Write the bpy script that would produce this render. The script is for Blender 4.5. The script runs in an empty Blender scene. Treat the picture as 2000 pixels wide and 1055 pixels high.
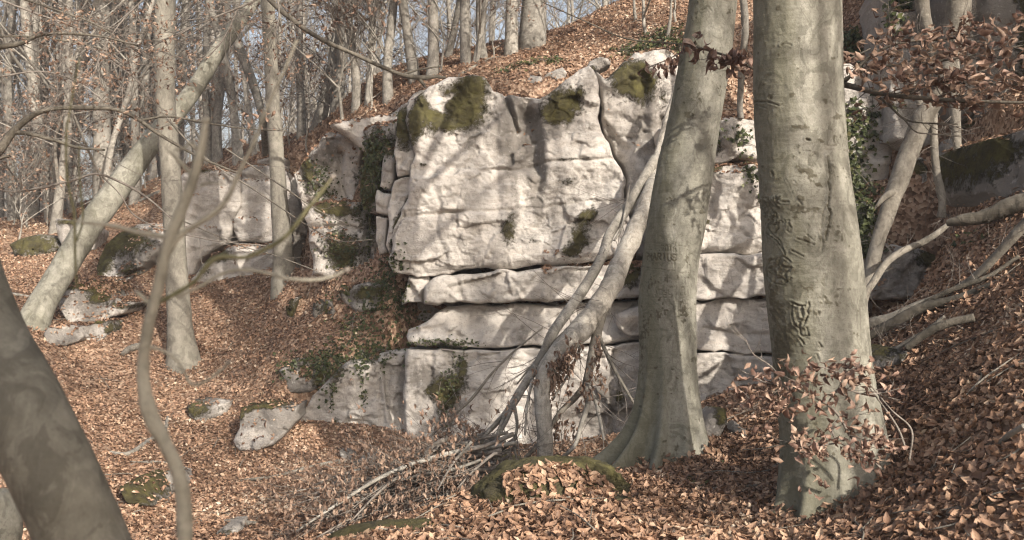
import bpy, math, random, time
import numpy as np
from mathutils import Vector, Euler, Matrix
from mathutils.bvhtree import BVHTree

T0 = time.time()
random.seed(7)
RNG = np.random.default_rng(7)
SC = bpy.context.scene
COL = SC.collection
R_ = math.radians

# ------------------------------------------------------------ camera, sky, sun, exposure
F, CX, CY, EYE = 1944.0, 1000.0, 527.5, 1.7
cam_d = bpy.data.cameras.new('camera')
cam = bpy.data.objects.new('camera', cam_d)
COL.objects.link(cam)
cam.location = (0, 0, EYE)
cam.rotation_euler = (R_(90), 0, 0)
cam_d.sensor_width = 36.0
cam_d.lens = 35.0
cam_d.clip_end = 900
cam_d.clip_start = 0.05
cam_d.dof.use_dof = True
cam_d.dof.focus_distance = 10.0
cam_d.dof.aperture_fstop = 3.4
SC.camera = cam

SUN_DIR = Vector((-0.62, 1.0, -0.60)).normalized()      # the way the light travels
sun_el = math.asin(-SUN_DIR.z)
sun_az = math.atan2(-SUN_DIR.x, -SUN_DIR.y)             # clockwise from +Y to where the sun stands
W = bpy.data.worlds.new('World')
SC.world = W
W.use_nodes = True
nt = W.node_tree
sky = nt.nodes.new('ShaderNodeTexSky')
sky.sky_type = 'NISHITA'
sky.sun_disc = False
sky.sun_elevation = sun_el
sky.sun_rotation = sun_az
sky.air_density = 1.0
sky.dust_density = 5.0
sky.ozone_density = 1.0
bg = nt.nodes['Background']
bg.inputs[1].default_value = 0.135
hsv = nt.nodes.new('ShaderNodeHueSaturation')
hsv.inputs['Saturation'].default_value = 0.7
nt.links.new(sky.outputs[0], hsv.inputs['Color'])
nt.links.new(hsv.outputs[0], bg.inputs[0])
sl = bpy.data.lights.new('sun', 'SUN')
sl.energy = 5.0
sl.angle = R_(0.6)
sl.color = (1.0, 0.92, 0.81)
sun = bpy.data.objects.new('sun', sl)
COL.objects.link(sun)
sun.rotation_euler = SUN_DIR.to_track_quat('-Z', 'Y').to_euler()
sun.location = (8, -16, 12)
SC.view_settings.view_transform = 'Standard'
SC.view_settings.look = 'None'
SC.view_settings.gamma = 1.0
SC.cycles.filter_width = 1.15
SC.view_settings.exposure = 0.76
try:
    SC.view_settings.use_curve_mapping = False
except Exception:
    pass

# ------------------------------------------------------------ maths helpers
def P(u, v, Y):
    return np.array([(u - CX) / F * Y, Y, EYE - (v - CY) / F * Y])

def _h(ix, iy, iz, seed):
    h = (ix.astype(np.uint32) * np.uint32(374761393) + iy.astype(np.uint32) * np.uint32(668265263)
         + iz.astype(np.uint32) * np.uint32(2147483647) + np.uint32((seed * 974711 + 12345) & 0xffffffff))
    h = (h ^ (h >> np.uint32(13))) * np.uint32(1274126177)
    h = (h ^ (h >> np.uint32(15))) * np.uint32(2246822519)
    h = h ^ (h >> np.uint32(16))
    return h.astype(np.float64) / 4294967295.0 * 2 - 1

def vnoise(p, seed=0):
    f = np.floor(p)
    t = p - f
    i = f.astype(np.int64)
    t = t * t * t * (t * (t * 6 - 15) + 10)
    x, y, z = i[:, 0], i[:, 1], i[:, 2]
    tx, ty, tz = t[:, 0], t[:, 1], t[:, 2]
    def L(a, b, w): return a + (b - a) * w
    c = [[[_h(x + a, y + b, z + d, seed) for d in (0, 1)] for b in (0, 1)] for a in (0, 1)]
    return L(L(L(c[0][0][0], c[1][0][0], tx), L(c[0][1][0], c[1][1][0], tx), ty),
             L(L(c[0][0][1], c[1][0][1], tx), L(c[0][1][1], c[1][1][1], tx), ty), tz)

def fbm(p, octs=4, seed=0, gain=0.5, lac=2.03, ridge=False):
    p = np.asarray(p, float)
    a, s, tot = 1.0, 0.0, 0.0
    for o in range(octs):
        n = vnoise(p, seed + o * 17)
        if ridge:
            n = 1 - 2 * np.abs(n)
        s = s + a * n
        tot += a
        a *= gain
        p = p * lac + 13.7
    return s / tot

def facets(p, seed, amp, tilt):
    """piecewise flat relief: each irregular cell has its own step and slope, like fractured stone"""
    f = np.floor(p).astype(np.int64)
    best = np.full(len(p), 1e9); out = np.zeros(len(p))
    for a in (-1, 0, 1):
        for b in (-1, 0, 1):
            for c in (-1, 0, 1):
                i = f + np.array([a, b, c])
                h = [_h(i[:, 0], i[:, 1], i[:, 2], seed + k) for k in range(6)]
                q = p - (i + 0.5 + 0.45 * np.stack(h[:3], -1))
                d = (q ** 2).sum(1)
                val = amp * h[3] + tilt * (q[:, 0] * h[4] + q[:, 2] * h[5])
                m = d < best
                best = np.where(m, d, best); out = np.where(m, val, out)
    return out

def smooth(a, b, x):
    t = np.clip((x - a) / (b - a), 0, 1)
    return t * t * (3 - 2 * t)

def seg_dist(u, v, pts, closed=False):
    """distance to a polyline and the nearest point on it"""
    pts = np.asarray(pts, float)
    best = np.full(u.shape, 1e18)
    nu = np.zeros_like(u); nv = np.zeros_like(v)
    n = len(pts)
    for i in range(n if closed else n - 1):
        a = pts[i]; b = pts[(i + 1) % n]
        d = b - a
        L2 = max(d @ d, 1e-9)
        t = np.clip(((u - a[0]) * d[0] + (v - a[1]) * d[1]) / L2, 0, 1)
        qx = a[0] + t * d[0]; qy = a[1] + t * d[1]
        dd = (u - qx) ** 2 + (v - qy) ** 2
        m = dd < best
        best = np.where(m, dd, best)
        nu = np.where(m, qx, nu); nv = np.where(m, qy, nv)
    return np.sqrt(best), nu, nv

def inside(u, v, pts):
    pts = np.asarray(pts, float)
    c = np.zeros(u.shape, bool)
    n = len(pts)
    for i in range(n):
        x1, y1 = pts[i]; x2, y2 = pts[(i + 1) % n]
        if y1 == y2: continue
        m = ((y1 > v) != (y2 > v)) & (u < (x2 - x1) * (v - y1) / (y2 - y1) + x1)
        c ^= m
    return c

def field(u, v, feats):
    """('g',u,v,su,sv,amp,rot) blob; ('l',pts,width,amp) line; ('p',pts,amp,soft) polygon"""
    s = np.zeros_like(u)
    for f in feats:
        if f[0] == 'g':
            rot = f[6] if len(f) > 6 else 0
            c, sn = math.cos(R_(rot)), math.sin(R_(rot))
            du, dv = u - f[1], v - f[2]
            a = (du * c + dv * sn) / f[3]; b = (-du * sn + dv * c) / f[4]
            s += f[5] * np.exp(-(a * a + b * b))
        elif f[0] == 'l':
            d, _, _ = seg_dist(u, v, f[1])
            s += f[3] * np.exp(-(d / f[2]) ** 2)
        elif f[0] == 'p':
            d, _, _ = seg_dist(u, v, f[1], True)
            ins = inside(u, v, f[1])
            s += f[2] * smooth(-f[3], f[3], np.where(ins, d, -d))
    return s

def catmull(pts, n):
    pts = np.asarray(pts, float)
    if len(pts) == 2:
        t = np.linspace(0, 1, n)[:, None]
        return pts[0] * (1 - t) + pts[1] * t
    p = np.vstack([2 * pts[0] - pts[1], pts, 2 * pts[-1] - pts[-2]])
    m = len(pts) - 1
    s = np.linspace(0, m, n)
    i = np.minimum(s.astype(int), m - 1)
    t = (s - i)[:, None]
    a, b, c, d = p[i], p[i + 1], p[i + 2], p[i + 3]
    return 0.5 * ((2 * b) + (c - a) * t + (2 * a - 5 * b + 4 * c - d) * t ** 2 + (3 * b - a - 3 * c + d) * t ** 3)

# ------------------------------------------------------------ mesh helpers
class Acc:
    def __init__(self):
        self.V = []; self.Q = []; self.T = []; self.n = 0; self.A = {}
    def add(self, V, Q=None, T=None, **attrs):
        V = np.asarray(V, float)
        if Q is not None and len(Q): self.Q.append(np.asarray(Q) + self.n)
        if T is not None and len(T): self.T.append(np.asarray(T) + self.n)
        for k, a in attrs.items():
            self.A.setdefault(k, []).append((self.n, np.asarray(a, float)))
        self.V.append(V); self.n += len(V)
    def build(self, name, mat, parent=None, origin=None, smooth_=True):
        V = np.vstack(self.V)
        Q = np.vstack(self.Q) if self.Q else np.zeros((0, 4), int)
        T = np.vstack(self.T) if self.T else np.zeros((0, 3), int)
        if origin is None:
            origin = np.array(parent.location) if parent is not None and parent.get('_o') else np.zeros(3)
        V = V - np.asarray(origin)
        me = bpy.data.meshes.new(name)
        me.vertices.add(len(V))
        me.vertices.foreach_set('co', V.astype(np.float32).ravel())
        me.loops.add(Q.size + T.size)
        me.loops.foreach_set('vertex_index', np.concatenate([Q.ravel(), T.ravel()]).astype(np.int32))
        me.polygons.add(len(Q) + len(T))
        st = np.concatenate([np.arange(len(Q)) * 4, Q.size + np.arange(len(T)) * 3]).astype(np.int32)
        me.polygons.foreach_set('loop_start', st)
        me.polygons.foreach_set('use_smooth', np.full(len(Q) + len(T), smooth_))
        me.update(calc_edges=True)
        for k, lst in self.A.items():
            arr = np.zeros(len(V), np.float32)
            for (s, a) in lst: arr[s:s + len(a)] = a
            at = me.attributes.new(k, 'FLOAT', 'POINT')
            at.data.foreach_set('value', arr)
        me.materials.append(mat)
        o = bpy.data.objects.new(name, me)
        COL.objects.link(o)
        if parent is not None: o.parent = parent
        else: o.location = tuple(float(c) for c in origin)
        return o

def thing(name, label, cat, loc=(0, 0, 0), group=None):
    o = bpy.data.objects.new(name, None)
    COL.objects.link(o)
    o.location = tuple(float(c) for c in loc)
    o['label'] = label; o['category'] = cat
    o['_o'] = 1
    if group: o['group'] = group
    return o

def tag(o, label, cat, group=None, kind=None):
    o['label'] = label; o['category'] = cat
    if group: o['group'] = group
    if kind: o['kind'] = kind
    return o

def tube(acc, pts, rad, n=8, k=None, rough=0.0, seed=0, cap=True, rs=None, **attrs):
    """swept tube through pts (m,3) with radii; k rings after smoothing"""
    pts = np.asarray(pts, float); rad = np.asarray(rad, float)
    if rad.ndim == 0: rad = np.full(len(pts), float(rad))
    if len(rad) != len(pts):
        rad = np.interp(np.linspace(0, 1, len(pts)), np.linspace(0, 1, len(rad)), rad)
    k = k or len(pts)
    if k != len(pts):
        q = catmull(np.hstack([pts, rad[:, None]]), k)
        pts, rad = q[:, :3], np.maximum(q[:, 3], 1e-4)
    t = np.gradient(pts, axis=0)
    t /= np.maximum(np.linalg.norm(t, axis=1, keepdims=True), 1e-9)
    ax = int(np.argmin(np.abs(t).max(axis=0)))
    ref = np.zeros(3); ref[ax] = 1
    s = np.cross(t, ref); s /= np.maximum(np.linalg.norm(s, axis=1, keepdims=True), 1e-9)
    w = np.cross(t, s)
    th = np.linspace(0, 2 * math.pi, n, endpoint=False)
    dirs = s[:, None, :] * np.cos(th)[None, :, None] + w[:, None, :] * np.sin(th)[None, :, None]
    rr = rad[:, None] * np.ones(n)[None, :]
    V = (pts[:, None, :] + dirs * rr[:, :, None]).reshape(-1, 3)
    if rough > 0:
        mr = max(rad.max(), 1e-3)
        nn = fbm(V * (rs or 1.1 / mr * 0.6), 3, seed)
        V = V + dirs.reshape(-1, 3) * (nn * rough * rr.ravel())[:, None]
    i = np.arange(k - 1)[:, None] * n; j = np.arange(n)[None, :]; j2 = (j + 1) % n
    Q = np.stack([i + j, i + j2, i + n + j2, i + n + j], -1).reshape(-1, 4)
    T = None
    if cap:
        V = np.vstack([V, pts[0], pts[-1]])
        a = k * n; b = a + 1
        jj = np.arange(n); jn = (jj + 1) % n
        T = np.vstack([np.stack([np.full(n, a), jn, jj], -1),
                       np.stack([np.full(n, b), (k - 1) * n + jj, (k - 1) * n + jn], -1)])
    at = {kk: np.full(len(V), vv) for kk, vv in attrs.items()}
    acc.add(V, Q, T, **at)
    return V

def pxline(rows, k=None):
    """rows of (u,v,Y,widthpx) -> points, radii"""
    pts = np.array([P(r[0], r[1], r[2]) for r in rows])
    rad = np.array([r[3] * r[2] / F / 2 for r in rows])
    return pts, rad

# ------------------------------------------------------------ materials
def nodes(mat):
    mat.use_nodes = True
    t = mat.node_tree
    return t, t.nodes, t.links, t.nodes['Principled BSDF']

def ramp(n, stops):
    r = n.new('ShaderNodeValToRGB')
    e = r.color_ramp.elements
    while len(e) > 1: e.remove(e[-1])
    e[0].position = stops[0][0]; e[0].color = (*stops[0][1], 1)
    for p, c in stops[1:]:
        x = e.new(p); x.color = (*c, 1)
    return r

def noise(n, l, co, scale, detail=6, rough=0.6, vec=None, dist=0.0):
    x = n.new('ShaderNodeTexNoise')
    x.inputs['Scale'].default_value = scale
    x.inputs['Detail'].default_value = detail
    x.inputs['Roughness'].default_value = rough
    x.inputs['Distortion'].default_value = dist
    if vec:
        m = n.new('ShaderNodeMapping'); m.inputs['Scale'].default_value = vec
        l.new(co, m.inputs[0]); co = m.outputs[0]
    l.new(co, x.inputs['Vector'])
    return x.outputs['Fac']

def mixc(n, l, fac, a, b, mode='MIX'):
    m = n.new('ShaderNodeMix'); m.data_type = 'RGBA'; m.blend_type = mode
    if isinstance(fac, (int, float)): m.inputs[0].default_value = fac
    else: l.new(fac, m.inputs[0])
    for s, x in ((6, a), (7, b)):
        if isinstance(x, tuple): m.inputs[s].default_value = (*x, 1)
        else: l.new(x, m.inputs[s])
    return m.outputs[2]

def math_(n, l, op, a, b=0.0, clamp=False):
    m = n.new('ShaderNodeMath'); m.operation = op; m.use_clamp = clamp
    for s, x in ((0, a), (1, b)):
        if isinstance(x, (int, float)): m.inputs[s].default_value = x
        else: l.new(x, m.inputs[s])
    return m.outputs[0]

def mapr(n, l, x, a, b, c=0.0, d=1.0, sm=True):
    m = n.new('ShaderNodeMapRange')
    if sm: m.interpolation_type = 'SMOOTHSTEP'
    l.new(x, m.inputs[0])
    for i, vv in zip((1, 2, 3, 4), (a, b, c, d)): m.inputs[i].default_value = vv
    return m.outputs[0]

def attr(n, name):
    a = n.new('ShaderNodeAttribute'); a.attribute_name = name
    return a.outputs['Fac']

def bump(n, l, h, strength, dist, prev=None):
    b = n.new('ShaderNodeBump')
    b.inputs['Strength'].default_value = strength
    b.inputs['Distance'].default_value = dist
    l.new(h, b.inputs['Height'])
    if prev is not None: l.new(prev, b.inputs['Normal'])
    return b.outputs[0]

def coords(n, world=True):
    if world:
        g = n.new('ShaderNodeNewGeometry'); return g.outputs['Position']
    g = n.new('ShaderNodeTexCoord'); return g.outputs['Object']

def mat_rock(name='limestone', tone=1.0, lichen=0.0):
    m = bpy.data.materials.new(name)
    t, n, l, b = nodes(m)
    co = coords(n)
    big = noise(n, l, co, 0.9, 5, 0.6)
    fine = noise(n, l, co, 9, 8, 0.68)
    vert = noise(n, l, co, 2.2, 6, 0.62, (1.3, 1.3, 0.35))
    bed = noise(n, l, co, 3.0, 6, 0.65, (0.35, 0.35, 2.6))
    base = ramp(n, [(0.30, (0.33 * tone, 0.30 * tone, 0.27 * tone)), (0.45, (0.50 * tone, 0.46 * tone, 0.42 * tone)),
                    (0.62, (0.61 * tone, 0.57 * tone, 0.525 * tone))])
    l.new(math_(n, l, 'ADD', math_(n, l, 'MULTIPLY', big, 0.55), math_(n, l, 'MULTIPLY', fine, 0.45)), base.inputs[0])
    c = base.outputs[0]
    c = mixc(n, l, mapr(n, l, bed, 0.50, 0.72, 0, 0.30), c, (0.47 * tone, 0.40 * tone, 0.33 * tone))
    gl = noise(n, l, co, 0.75, 5, 0.6, (1, 1, .6))
    c = mixc(n, l, mapr(n, l, gl, 0.46, 0.66, 0, 0.5), c, (0.30 * tone, 0.275 * tone, 0.25 * tone))
    # grey weathering: attribute (also holds some painted shade) and drifting noise
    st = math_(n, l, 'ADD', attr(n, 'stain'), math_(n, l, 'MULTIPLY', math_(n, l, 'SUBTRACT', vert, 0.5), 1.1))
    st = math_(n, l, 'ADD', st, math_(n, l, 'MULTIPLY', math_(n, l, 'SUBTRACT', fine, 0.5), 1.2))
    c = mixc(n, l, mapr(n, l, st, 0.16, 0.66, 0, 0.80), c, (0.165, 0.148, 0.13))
    strk = noise(n, l, co, 5.0, 7, 0.7, (1.6, 1.6, 0.22))
    c = mixc(n, l, mapr(n, l, strk, 0.58, 0.76, 0, 0.42), c, (0.21, 0.19, 0.165))
    sp = noise(n, l, co, 38, 6, 0.75)
    c = mixc(n, l, mapr(n, l, sp, 0.52, 0.70, 0, 0.60), c, (0.15, 0.14, 0.125))
    s2 = noise(n, l, co, 4.2, 8, 0.78, None, .6)
    c = mixc(n, l, mapr(n, l, s2, 0.54, 0.64, 0, 0.42), c, (0.21, 0.195, 0.175))
    # lichen specks
    vo = noise(n, l, co, 16, 3, 0.5)
    c = mixc(n, l, mapr(n, l, vo, 0.60, 0.70, 0, 0.30), c, (0.62, 0.60, 0.55))
    mn = math_(n, l, 'ADD', math_(n, l, 'MULTIPLY', noise(n, l, co, 26, 7, 0.75), .5), math_(n, l, 'MULTIPLY', noise(n, l, co, 6, 6, 0.7), .5))
    mm = math_(n, l, 'ADD', attr(n, 'moss'), math_(n, l, 'MULTIPLY', math_(n, l, 'SUBTRACT', mn, 0.5), 3.0))
    mf = mapr(n, l, mm, 0.36, 0.74, 0, .95)
    mo = ramp(n, [(0.32, (0.032, 0.027, 0.013)), (0.5, (0.074, 0.064, 0.022)), (0.72, (0.14, 0.128, 0.040))])
    l.new(noise(n, l, co, 5.5, 7, 0.7), mo.inputs[0])
    c = mixc(n, l, mf, c, mo.outputs[0])
    l.new(c, b.inputs['Base Color'])
    b.inputs['Roughness'].default_value = 0.93
    b.inputs['Specular IOR Level'].default_value = 0.2
    h1 = noise(n, l, co, 26, 9, 0.72)
    h2 = noise(n, l, co, 7, 7, 0.65, (0.6, 0.6, 1.8))
    hm = noise(n, l, co, 90, 4, 0.7)
    vc = n.new('ShaderNodeTexVoronoi'); vc.feature = 'DISTANCE_TO_EDGE'; vc.inputs['Scale'].default_value = 2.3
    mp = n.new('ShaderNodeMapping'); mp.inputs['Scale'].default_value = (.8, .8, 1.7); l.new(co, mp.inputs[0])
    ds = n.new('ShaderNodeMix'); ds.data_type = 'VECTOR'; ds.inputs[0].default_value = .12
    nz_ = n.new('ShaderNodeTexNoise'); nz_.inputs['Scale'].default_value = 3.5; nz_.inputs['Detail'].default_value = 6; l.new(co, nz_.inputs['Vector'])
    l.new(mp.outputs[0], ds.inputs[4]); l.new(nz_.outputs['Color'], ds.inputs[5]); l.new(ds.outputs[1], vc.inputs['Vector'])
    nn = bump(n, l, h2, 0.6, 0.05)
    nn = bump(n, l, mapr(n, l, vc.outputs['Distance'], 0.0, 0.015), 0.22, 0.02, nn)
    nn = bump(n, l, h1, 0.85, 0.03, nn)
    nn = bump(n, l, math_(n, l, 'MULTIPLY', hm, mf), 0.9, 0.02, nn)
    l.new(nn, b.inputs['Normal'])
    return m

def mat_bark(name, c1, c2, c3, green=0.35, bs=1.0, vary=0.0):
    m = bpy.data.materials.new(name)
    t, n, l, b = nodes(m)
    co = coords(n, False)
    big = noise(n, l, co, 2.1, 6, 0.65, (1, 1, 0.35))
    ring = noise(n, l, co, 3.0, 5, 0.6, (1.2, 1.2, 11.0))
    bl = noise(n, l, co, 7.5, 5, 0.62, (1, 1, 0.7), 1.2)
    fine = noise(n, l, co, 75, 6, 0.75)
    mid = noise(n, l, co, 24, 6, 0.7, (1, 1, 0.6))
    r = ramp(n, [(0.32, c1), (0.5, c2), (0.68, c3)])
    l.new(math_(n, l, 'ADD', math_(n, l, 'MULTIPLY', big, 0.5), math_(n, l, 'MULTIPLY', mid, 0.5)), r.inputs[0])
    c = r.outputs[0]
    c = mixc(n, l, mapr(n, l, bl, 0.53, 0.58, 0, 0.55), c, tuple(.8 * x for x in c1))
    c = mixc(n, l, mapr(n, l, bl, 0.44, 0.38, 0, 0.4), c, tuple(1.05 * x for x in c3))
    c = mixc(n, l, mapr(n, l, ring, 0.55, 0.75, 0, 0.30), c, (0.14, 0.125, 0.095))
    c = mixc(n, l, mapr(n, l, fine, 0.52, 0.66, 0, 0.55), c, (0.11, 0.10, 0.078))
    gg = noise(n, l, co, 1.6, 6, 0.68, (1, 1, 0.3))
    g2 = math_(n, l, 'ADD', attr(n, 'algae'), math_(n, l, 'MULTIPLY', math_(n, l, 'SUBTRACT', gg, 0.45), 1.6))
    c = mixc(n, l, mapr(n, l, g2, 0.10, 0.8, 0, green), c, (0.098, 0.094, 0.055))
    c = mixc(n, l, mapr(n, l, attr(n, 'scar'), 0.12, 0.85, 0, 0.76), c, (0.07, 0.06, 0.038))
    if vary:
        oi = n.new('ShaderNodeObjectInfo')
        hs = n.new('ShaderNodeHueSaturation'); l.new(c, hs.inputs['Color'])
        l.new(mapr(n, l, oi.outputs['Random'], 0, 1, 1 - vary, 1 + vary * .5, False), hs.inputs['Value'])
        c = hs.outputs[0]
    l.new(c, b.inputs['Base Color'])
    b.inputs['Roughness'].default_value = 0.88
    b.inputs['Specular IOR Level'].default_value = 0.2
    nn = bump(n, l, ring, 0.35 * bs, 0.014)
    nn = bump(n, l, bl, 0.4 * bs, 0.014, nn)
    nn = bump(n, l, mid, 0.5 * bs, 0.012, nn)
    nn = bump(n, l, fine, 0.6 * bs, 0.005, nn)
    l.new(nn, b.inputs['Normal'])
    return m

def mat_leaf(name, stops, rough=0.6, trans=0.18, single=False):
    m = bpy.data.materials.new(name)
    t, n, l, b = nodes(m)
    r = ramp(n, stops)
    l.new(n.new('ShaderNodeObjectInfo').outputs['Random'] if single else attr(n, 'rnd'), r.inputs[0])
    co = coords(n)
    f = noise(n, l, co, 45, 3, 0.6)
    c = mixc(n, l, mapr(n, l, f, 0.45, 0.75, 0, 0.45), r.outputs[0], (0.09, 0.055, 0.035) if trans < 0.3 else (0.02, 0.03, 0.012))
    l.new(c, b.inputs['Base Color'])
    b.inputs['Roughness'].default_value = rough
    b.inputs['Specular IOR Level'].default_value = 0.35
    tr = n.new('ShaderNodeBsdfTranslucent'); l.new(c, tr.inputs[0])
    mx = n.new('ShaderNodeMixShader'); mx.inputs[0].default_value = min(trans, 0.25)
    l.new(b.outputs[0], mx.inputs[1]); l.new(tr.outputs[0], mx.inputs[2])
    l.new(mx.outputs[0], n['Material Output'].inputs[0])
    return m

def mat_ground():
    m = bpy.data.materials.new('leaf_soil')
    t, n, l, b = nodes(m)
    co = coords(n)
    vo = n.new('ShaderNodeTexVoronoi'); vo.inputs['Scale'].default_value = 24
    l.new(co, vo.inputs['Vector'])
    sep = n.new('ShaderNodeSeparateColor'); l.new(vo.outputs['Color'], sep.inputs[0])
    r = ramp(n, [(0.0, (0.085, 0.052, 0.035)), (0.35, (0.20, 0.125, 0.085)), (0.7, (0.34, 0.225, 0.155)), (1.0, (0.46, 0.34, 0.25))])
    l.new(sep.outputs[0], r.inputs[0])
    big = noise(n, l, co, 0.8, 5, 0.6)
    c = mixc(n, l, mapr(n, l, big, 0.35, 0.7, 0, 0.45), r.outputs[0], (0.12, 0.075, 0.045))
    l.new(c, b.inputs['Base Color'])
    b.inputs['Roughness'].default_value = 0.95
    b.inputs['Specular IOR Level'].default_value = 0.1
    nn = bump(n, l, vo.outputs['Distance'], 0.5, 0.03)
    l.new(nn, b.inputs['Normal'])
    return m

M_ROCK = mat_rock()
M_ROCKD = mat_rock('weathered_shaded_limestone', 0.72)  # darker limestone; its tone also stands in for shade on some stones
BG_ = ((0.150, 0.142, 0.115), (0.245, 0.235, 0.195), (0.345, 0.33, 0.285))
M_BEECH = mat_bark('beech_bark', *BG_, green=0.55)
M_BEECH2 = mat_bark('pale_beech_bark', (0.17, 0.155, 0.13), (0.25, 0.232, 0.195), (0.33, 0.305, 0.26), green=0.3)
M_DEAD = mat_bark('dead_wood', (0.125, 0.11, 0.09), (0.205, 0.185, 0.155), (0.30, 0.275, 0.235), green=0.1, bs=1.6)
M_DEADL = mat_bark('pale_dead_wood', (0.22, 0.195, 0.165), (0.36, 0.33, 0.285), (0.50, 0.465, 0.41), green=0.05, bs=2.4)
M_DARKW = mat_bark('dark_wet_wood', (0.07, 0.062, 0.05), (0.12, 0.105, 0.085), (0.18, 0.16, 0.13), green=0.3, bs=1.6)
M_FAR = mat_bark('forest_bark', (0.15, 0.136, 0.116), (0.27, 0.25, 0.218), (0.40, 0.375, 0.332), green=0.25, vary=0.38)
M_TWIG = mat_bark('twig_bark', (0.12, 0.103, 0.088), (0.19, 0.165, 0.143), (0.27, 0.24, 0.212), green=0.05)
M_SAP = mat_bark('sapling_bark', (0.16, 0.147, 0.118), (0.24, 0.222, 0.18), (0.31, 0.29, 0.24), green=0.35)
M_GREENT = mat_bark('green_twig_bark', (0.085, 0.08, 0.042), (0.12, 0.112, 0.062), (0.16, 0.15, 0.09), green=0.2)
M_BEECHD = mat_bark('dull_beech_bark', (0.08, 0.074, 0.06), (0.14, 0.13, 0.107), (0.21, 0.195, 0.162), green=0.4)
LEAFY = [(0.0, (0.085, 0.048, 0.032)), (0.25, (0.19, 0.112, 0.074)), (0.5, (0.33, 0.20, 0.128)), (0.78, (0.45, 0.292, 0.198)), (0.94, (0.52, 0.37, 0.255)), (1.0, (0.62, 0.50, 0.38))]
M_LITTER = mat_leaf('leaf_litter', LEAFY)
M_HANG = mat_leaf('withered_leaf', [(0.0, (0.11, 0.062, 0.047)), (0.4, (0.22, 0.135, 0.102)), (0.75, (0.35, 0.232, 0.18)), (1.0, (0.50, 0.36, 0.28))], single=True)
M_DRY = mat_leaf('dry_leaf', [(0.0, (0.13, 0.08, 0.055)), (0.5, (0.26, 0.172, 0.125)), (1.0, (0.44, 0.32, 0.24))])
M_IVY = mat_leaf('ivy_leaf', [(0.0, (0.035, 0.045, 0.020)), (0.5, (0.070, 0.085, 0.034)), (0.85, (0.12, 0.13, 0.05)), (1.0, (0.22, 0.20, 0.09))], 0.45, 0.35)
M_GROUND = mat_ground()

# ------------------------------------------------------------ terrain
CTRL_PX = [
 # near ground
 (1000,1055,6.2),(720,1050,6.6),(860,1030,6.8),(1050,960,7.2),(1050,925,7.6),(1200,960,7.4),(1300,930,7.9),(1300,900,8.5),
 (1450,960,7.2),(1450,880,8.2),(1590,1012,6.7),(1700,960,6.5),(1400,800,9.8),(1440,762,12.0),(1500,752,12.4),
 (1750,900,6.6),(1850,1000,5.3),(2000,1055,4.6),(2000,900,5.2),(2000,800,5.7),(1850,800,6.6),(1750,750,8.0),(2000,640,7.0),(1850,680,8.0),
 (1900,560,8.6),(2000,480,8.6),(1720,690,10.5),(1850,440,10.4),(1760,472,12.25),(1700,470,12.4),(1700,625,11.6),(1780,610,11.0),(2000,400,9.4),(1930,330,10.6),(1860,300,11.3),(1760,380,12.3),(1700,385,12.6),(1830,360,11.5),
 # hollow in front of the wall
 (1120,915,9.6),(1180,890,11.2),(1240,860,12.6),(1065,915,10.2),(1000,930,10.2),(940,960,10.0),(1000,885,12.9),(880,900,12.4),(820,866,13.6),
 (800,930,11.6),(720,960,11.2),(650,900,12.6),(640,985,10.8),(560,1010,10.4),(470,1040,10.2),(600,838,13.6),(700,838,13.7),(760,850,13.6),
 (500,900,12.9),(420,960,11.8),(330,1000,11.2),(300,900,13.0),(250,1010,10.6),(200,950,11.4),
 # slope on the left
 (520,830,13.9),(460,860,13.6),(420,820,14.4),(380,900,13.0),(350,720,16.4),(450,740,15.4),(520,760,14.6),(560,720,14.5),(620,700,14.35),(700,700,14.3),(760,690,14.35),
 (560,650,15.2),(640,650,14.8),(720,650,14.5),(790,600,14.5),(720,590,14.8),(640,580,15.5),(560,590,16.4),(470,620,17.2),(700,540,15.2),(770,560,14.7),
 (480,560,18.8),(560,548,17.6),(640,540,16.4),(400,580,18.4),(430,560,19.2),(330,650,17.0),(240,660,16.4),(250,760,15.2),(150,700,15.6),(60,660,15.4),(200,640,16.8),
 (60,560,18.5),(0,600,17.0),(0,700,14.5),(0,500,22),(100,480,22.5),(280,500,20.5),(320,440,22),(250,400,24.5),(330,345,25.5),(0,440,27),(120,425,26.5),(200,380,28),
 (420,300,24.5),(350,320,26),(500,300,22.5),(570,300,20.0),(600,285,19.0),
 # hill above the cliff
 (640,262,18.0),(700,232,17.2),(760,205,16.8),(650,300,16.9),(720,300,15.8),(760,260,15.3),(840,160,16.2),(900,135,16.2),(960,160,15.4),(1010,165,15.1),(1060,190,15.0),(1120,140,15.3),
 (960,120,17.2),(1050,90,18.2),(1100,110,16.6),(1200,60,17.0),(1150,40,19.5),(1200,5,20.0),(1300,30,17.0),(1280,90,15.4),(1350,60,15.0),(1450,100,15.0),(1440,222,14.2),(1520,200,14.2),(1600,110,14.6),(1660,100,13.4),
]
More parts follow.
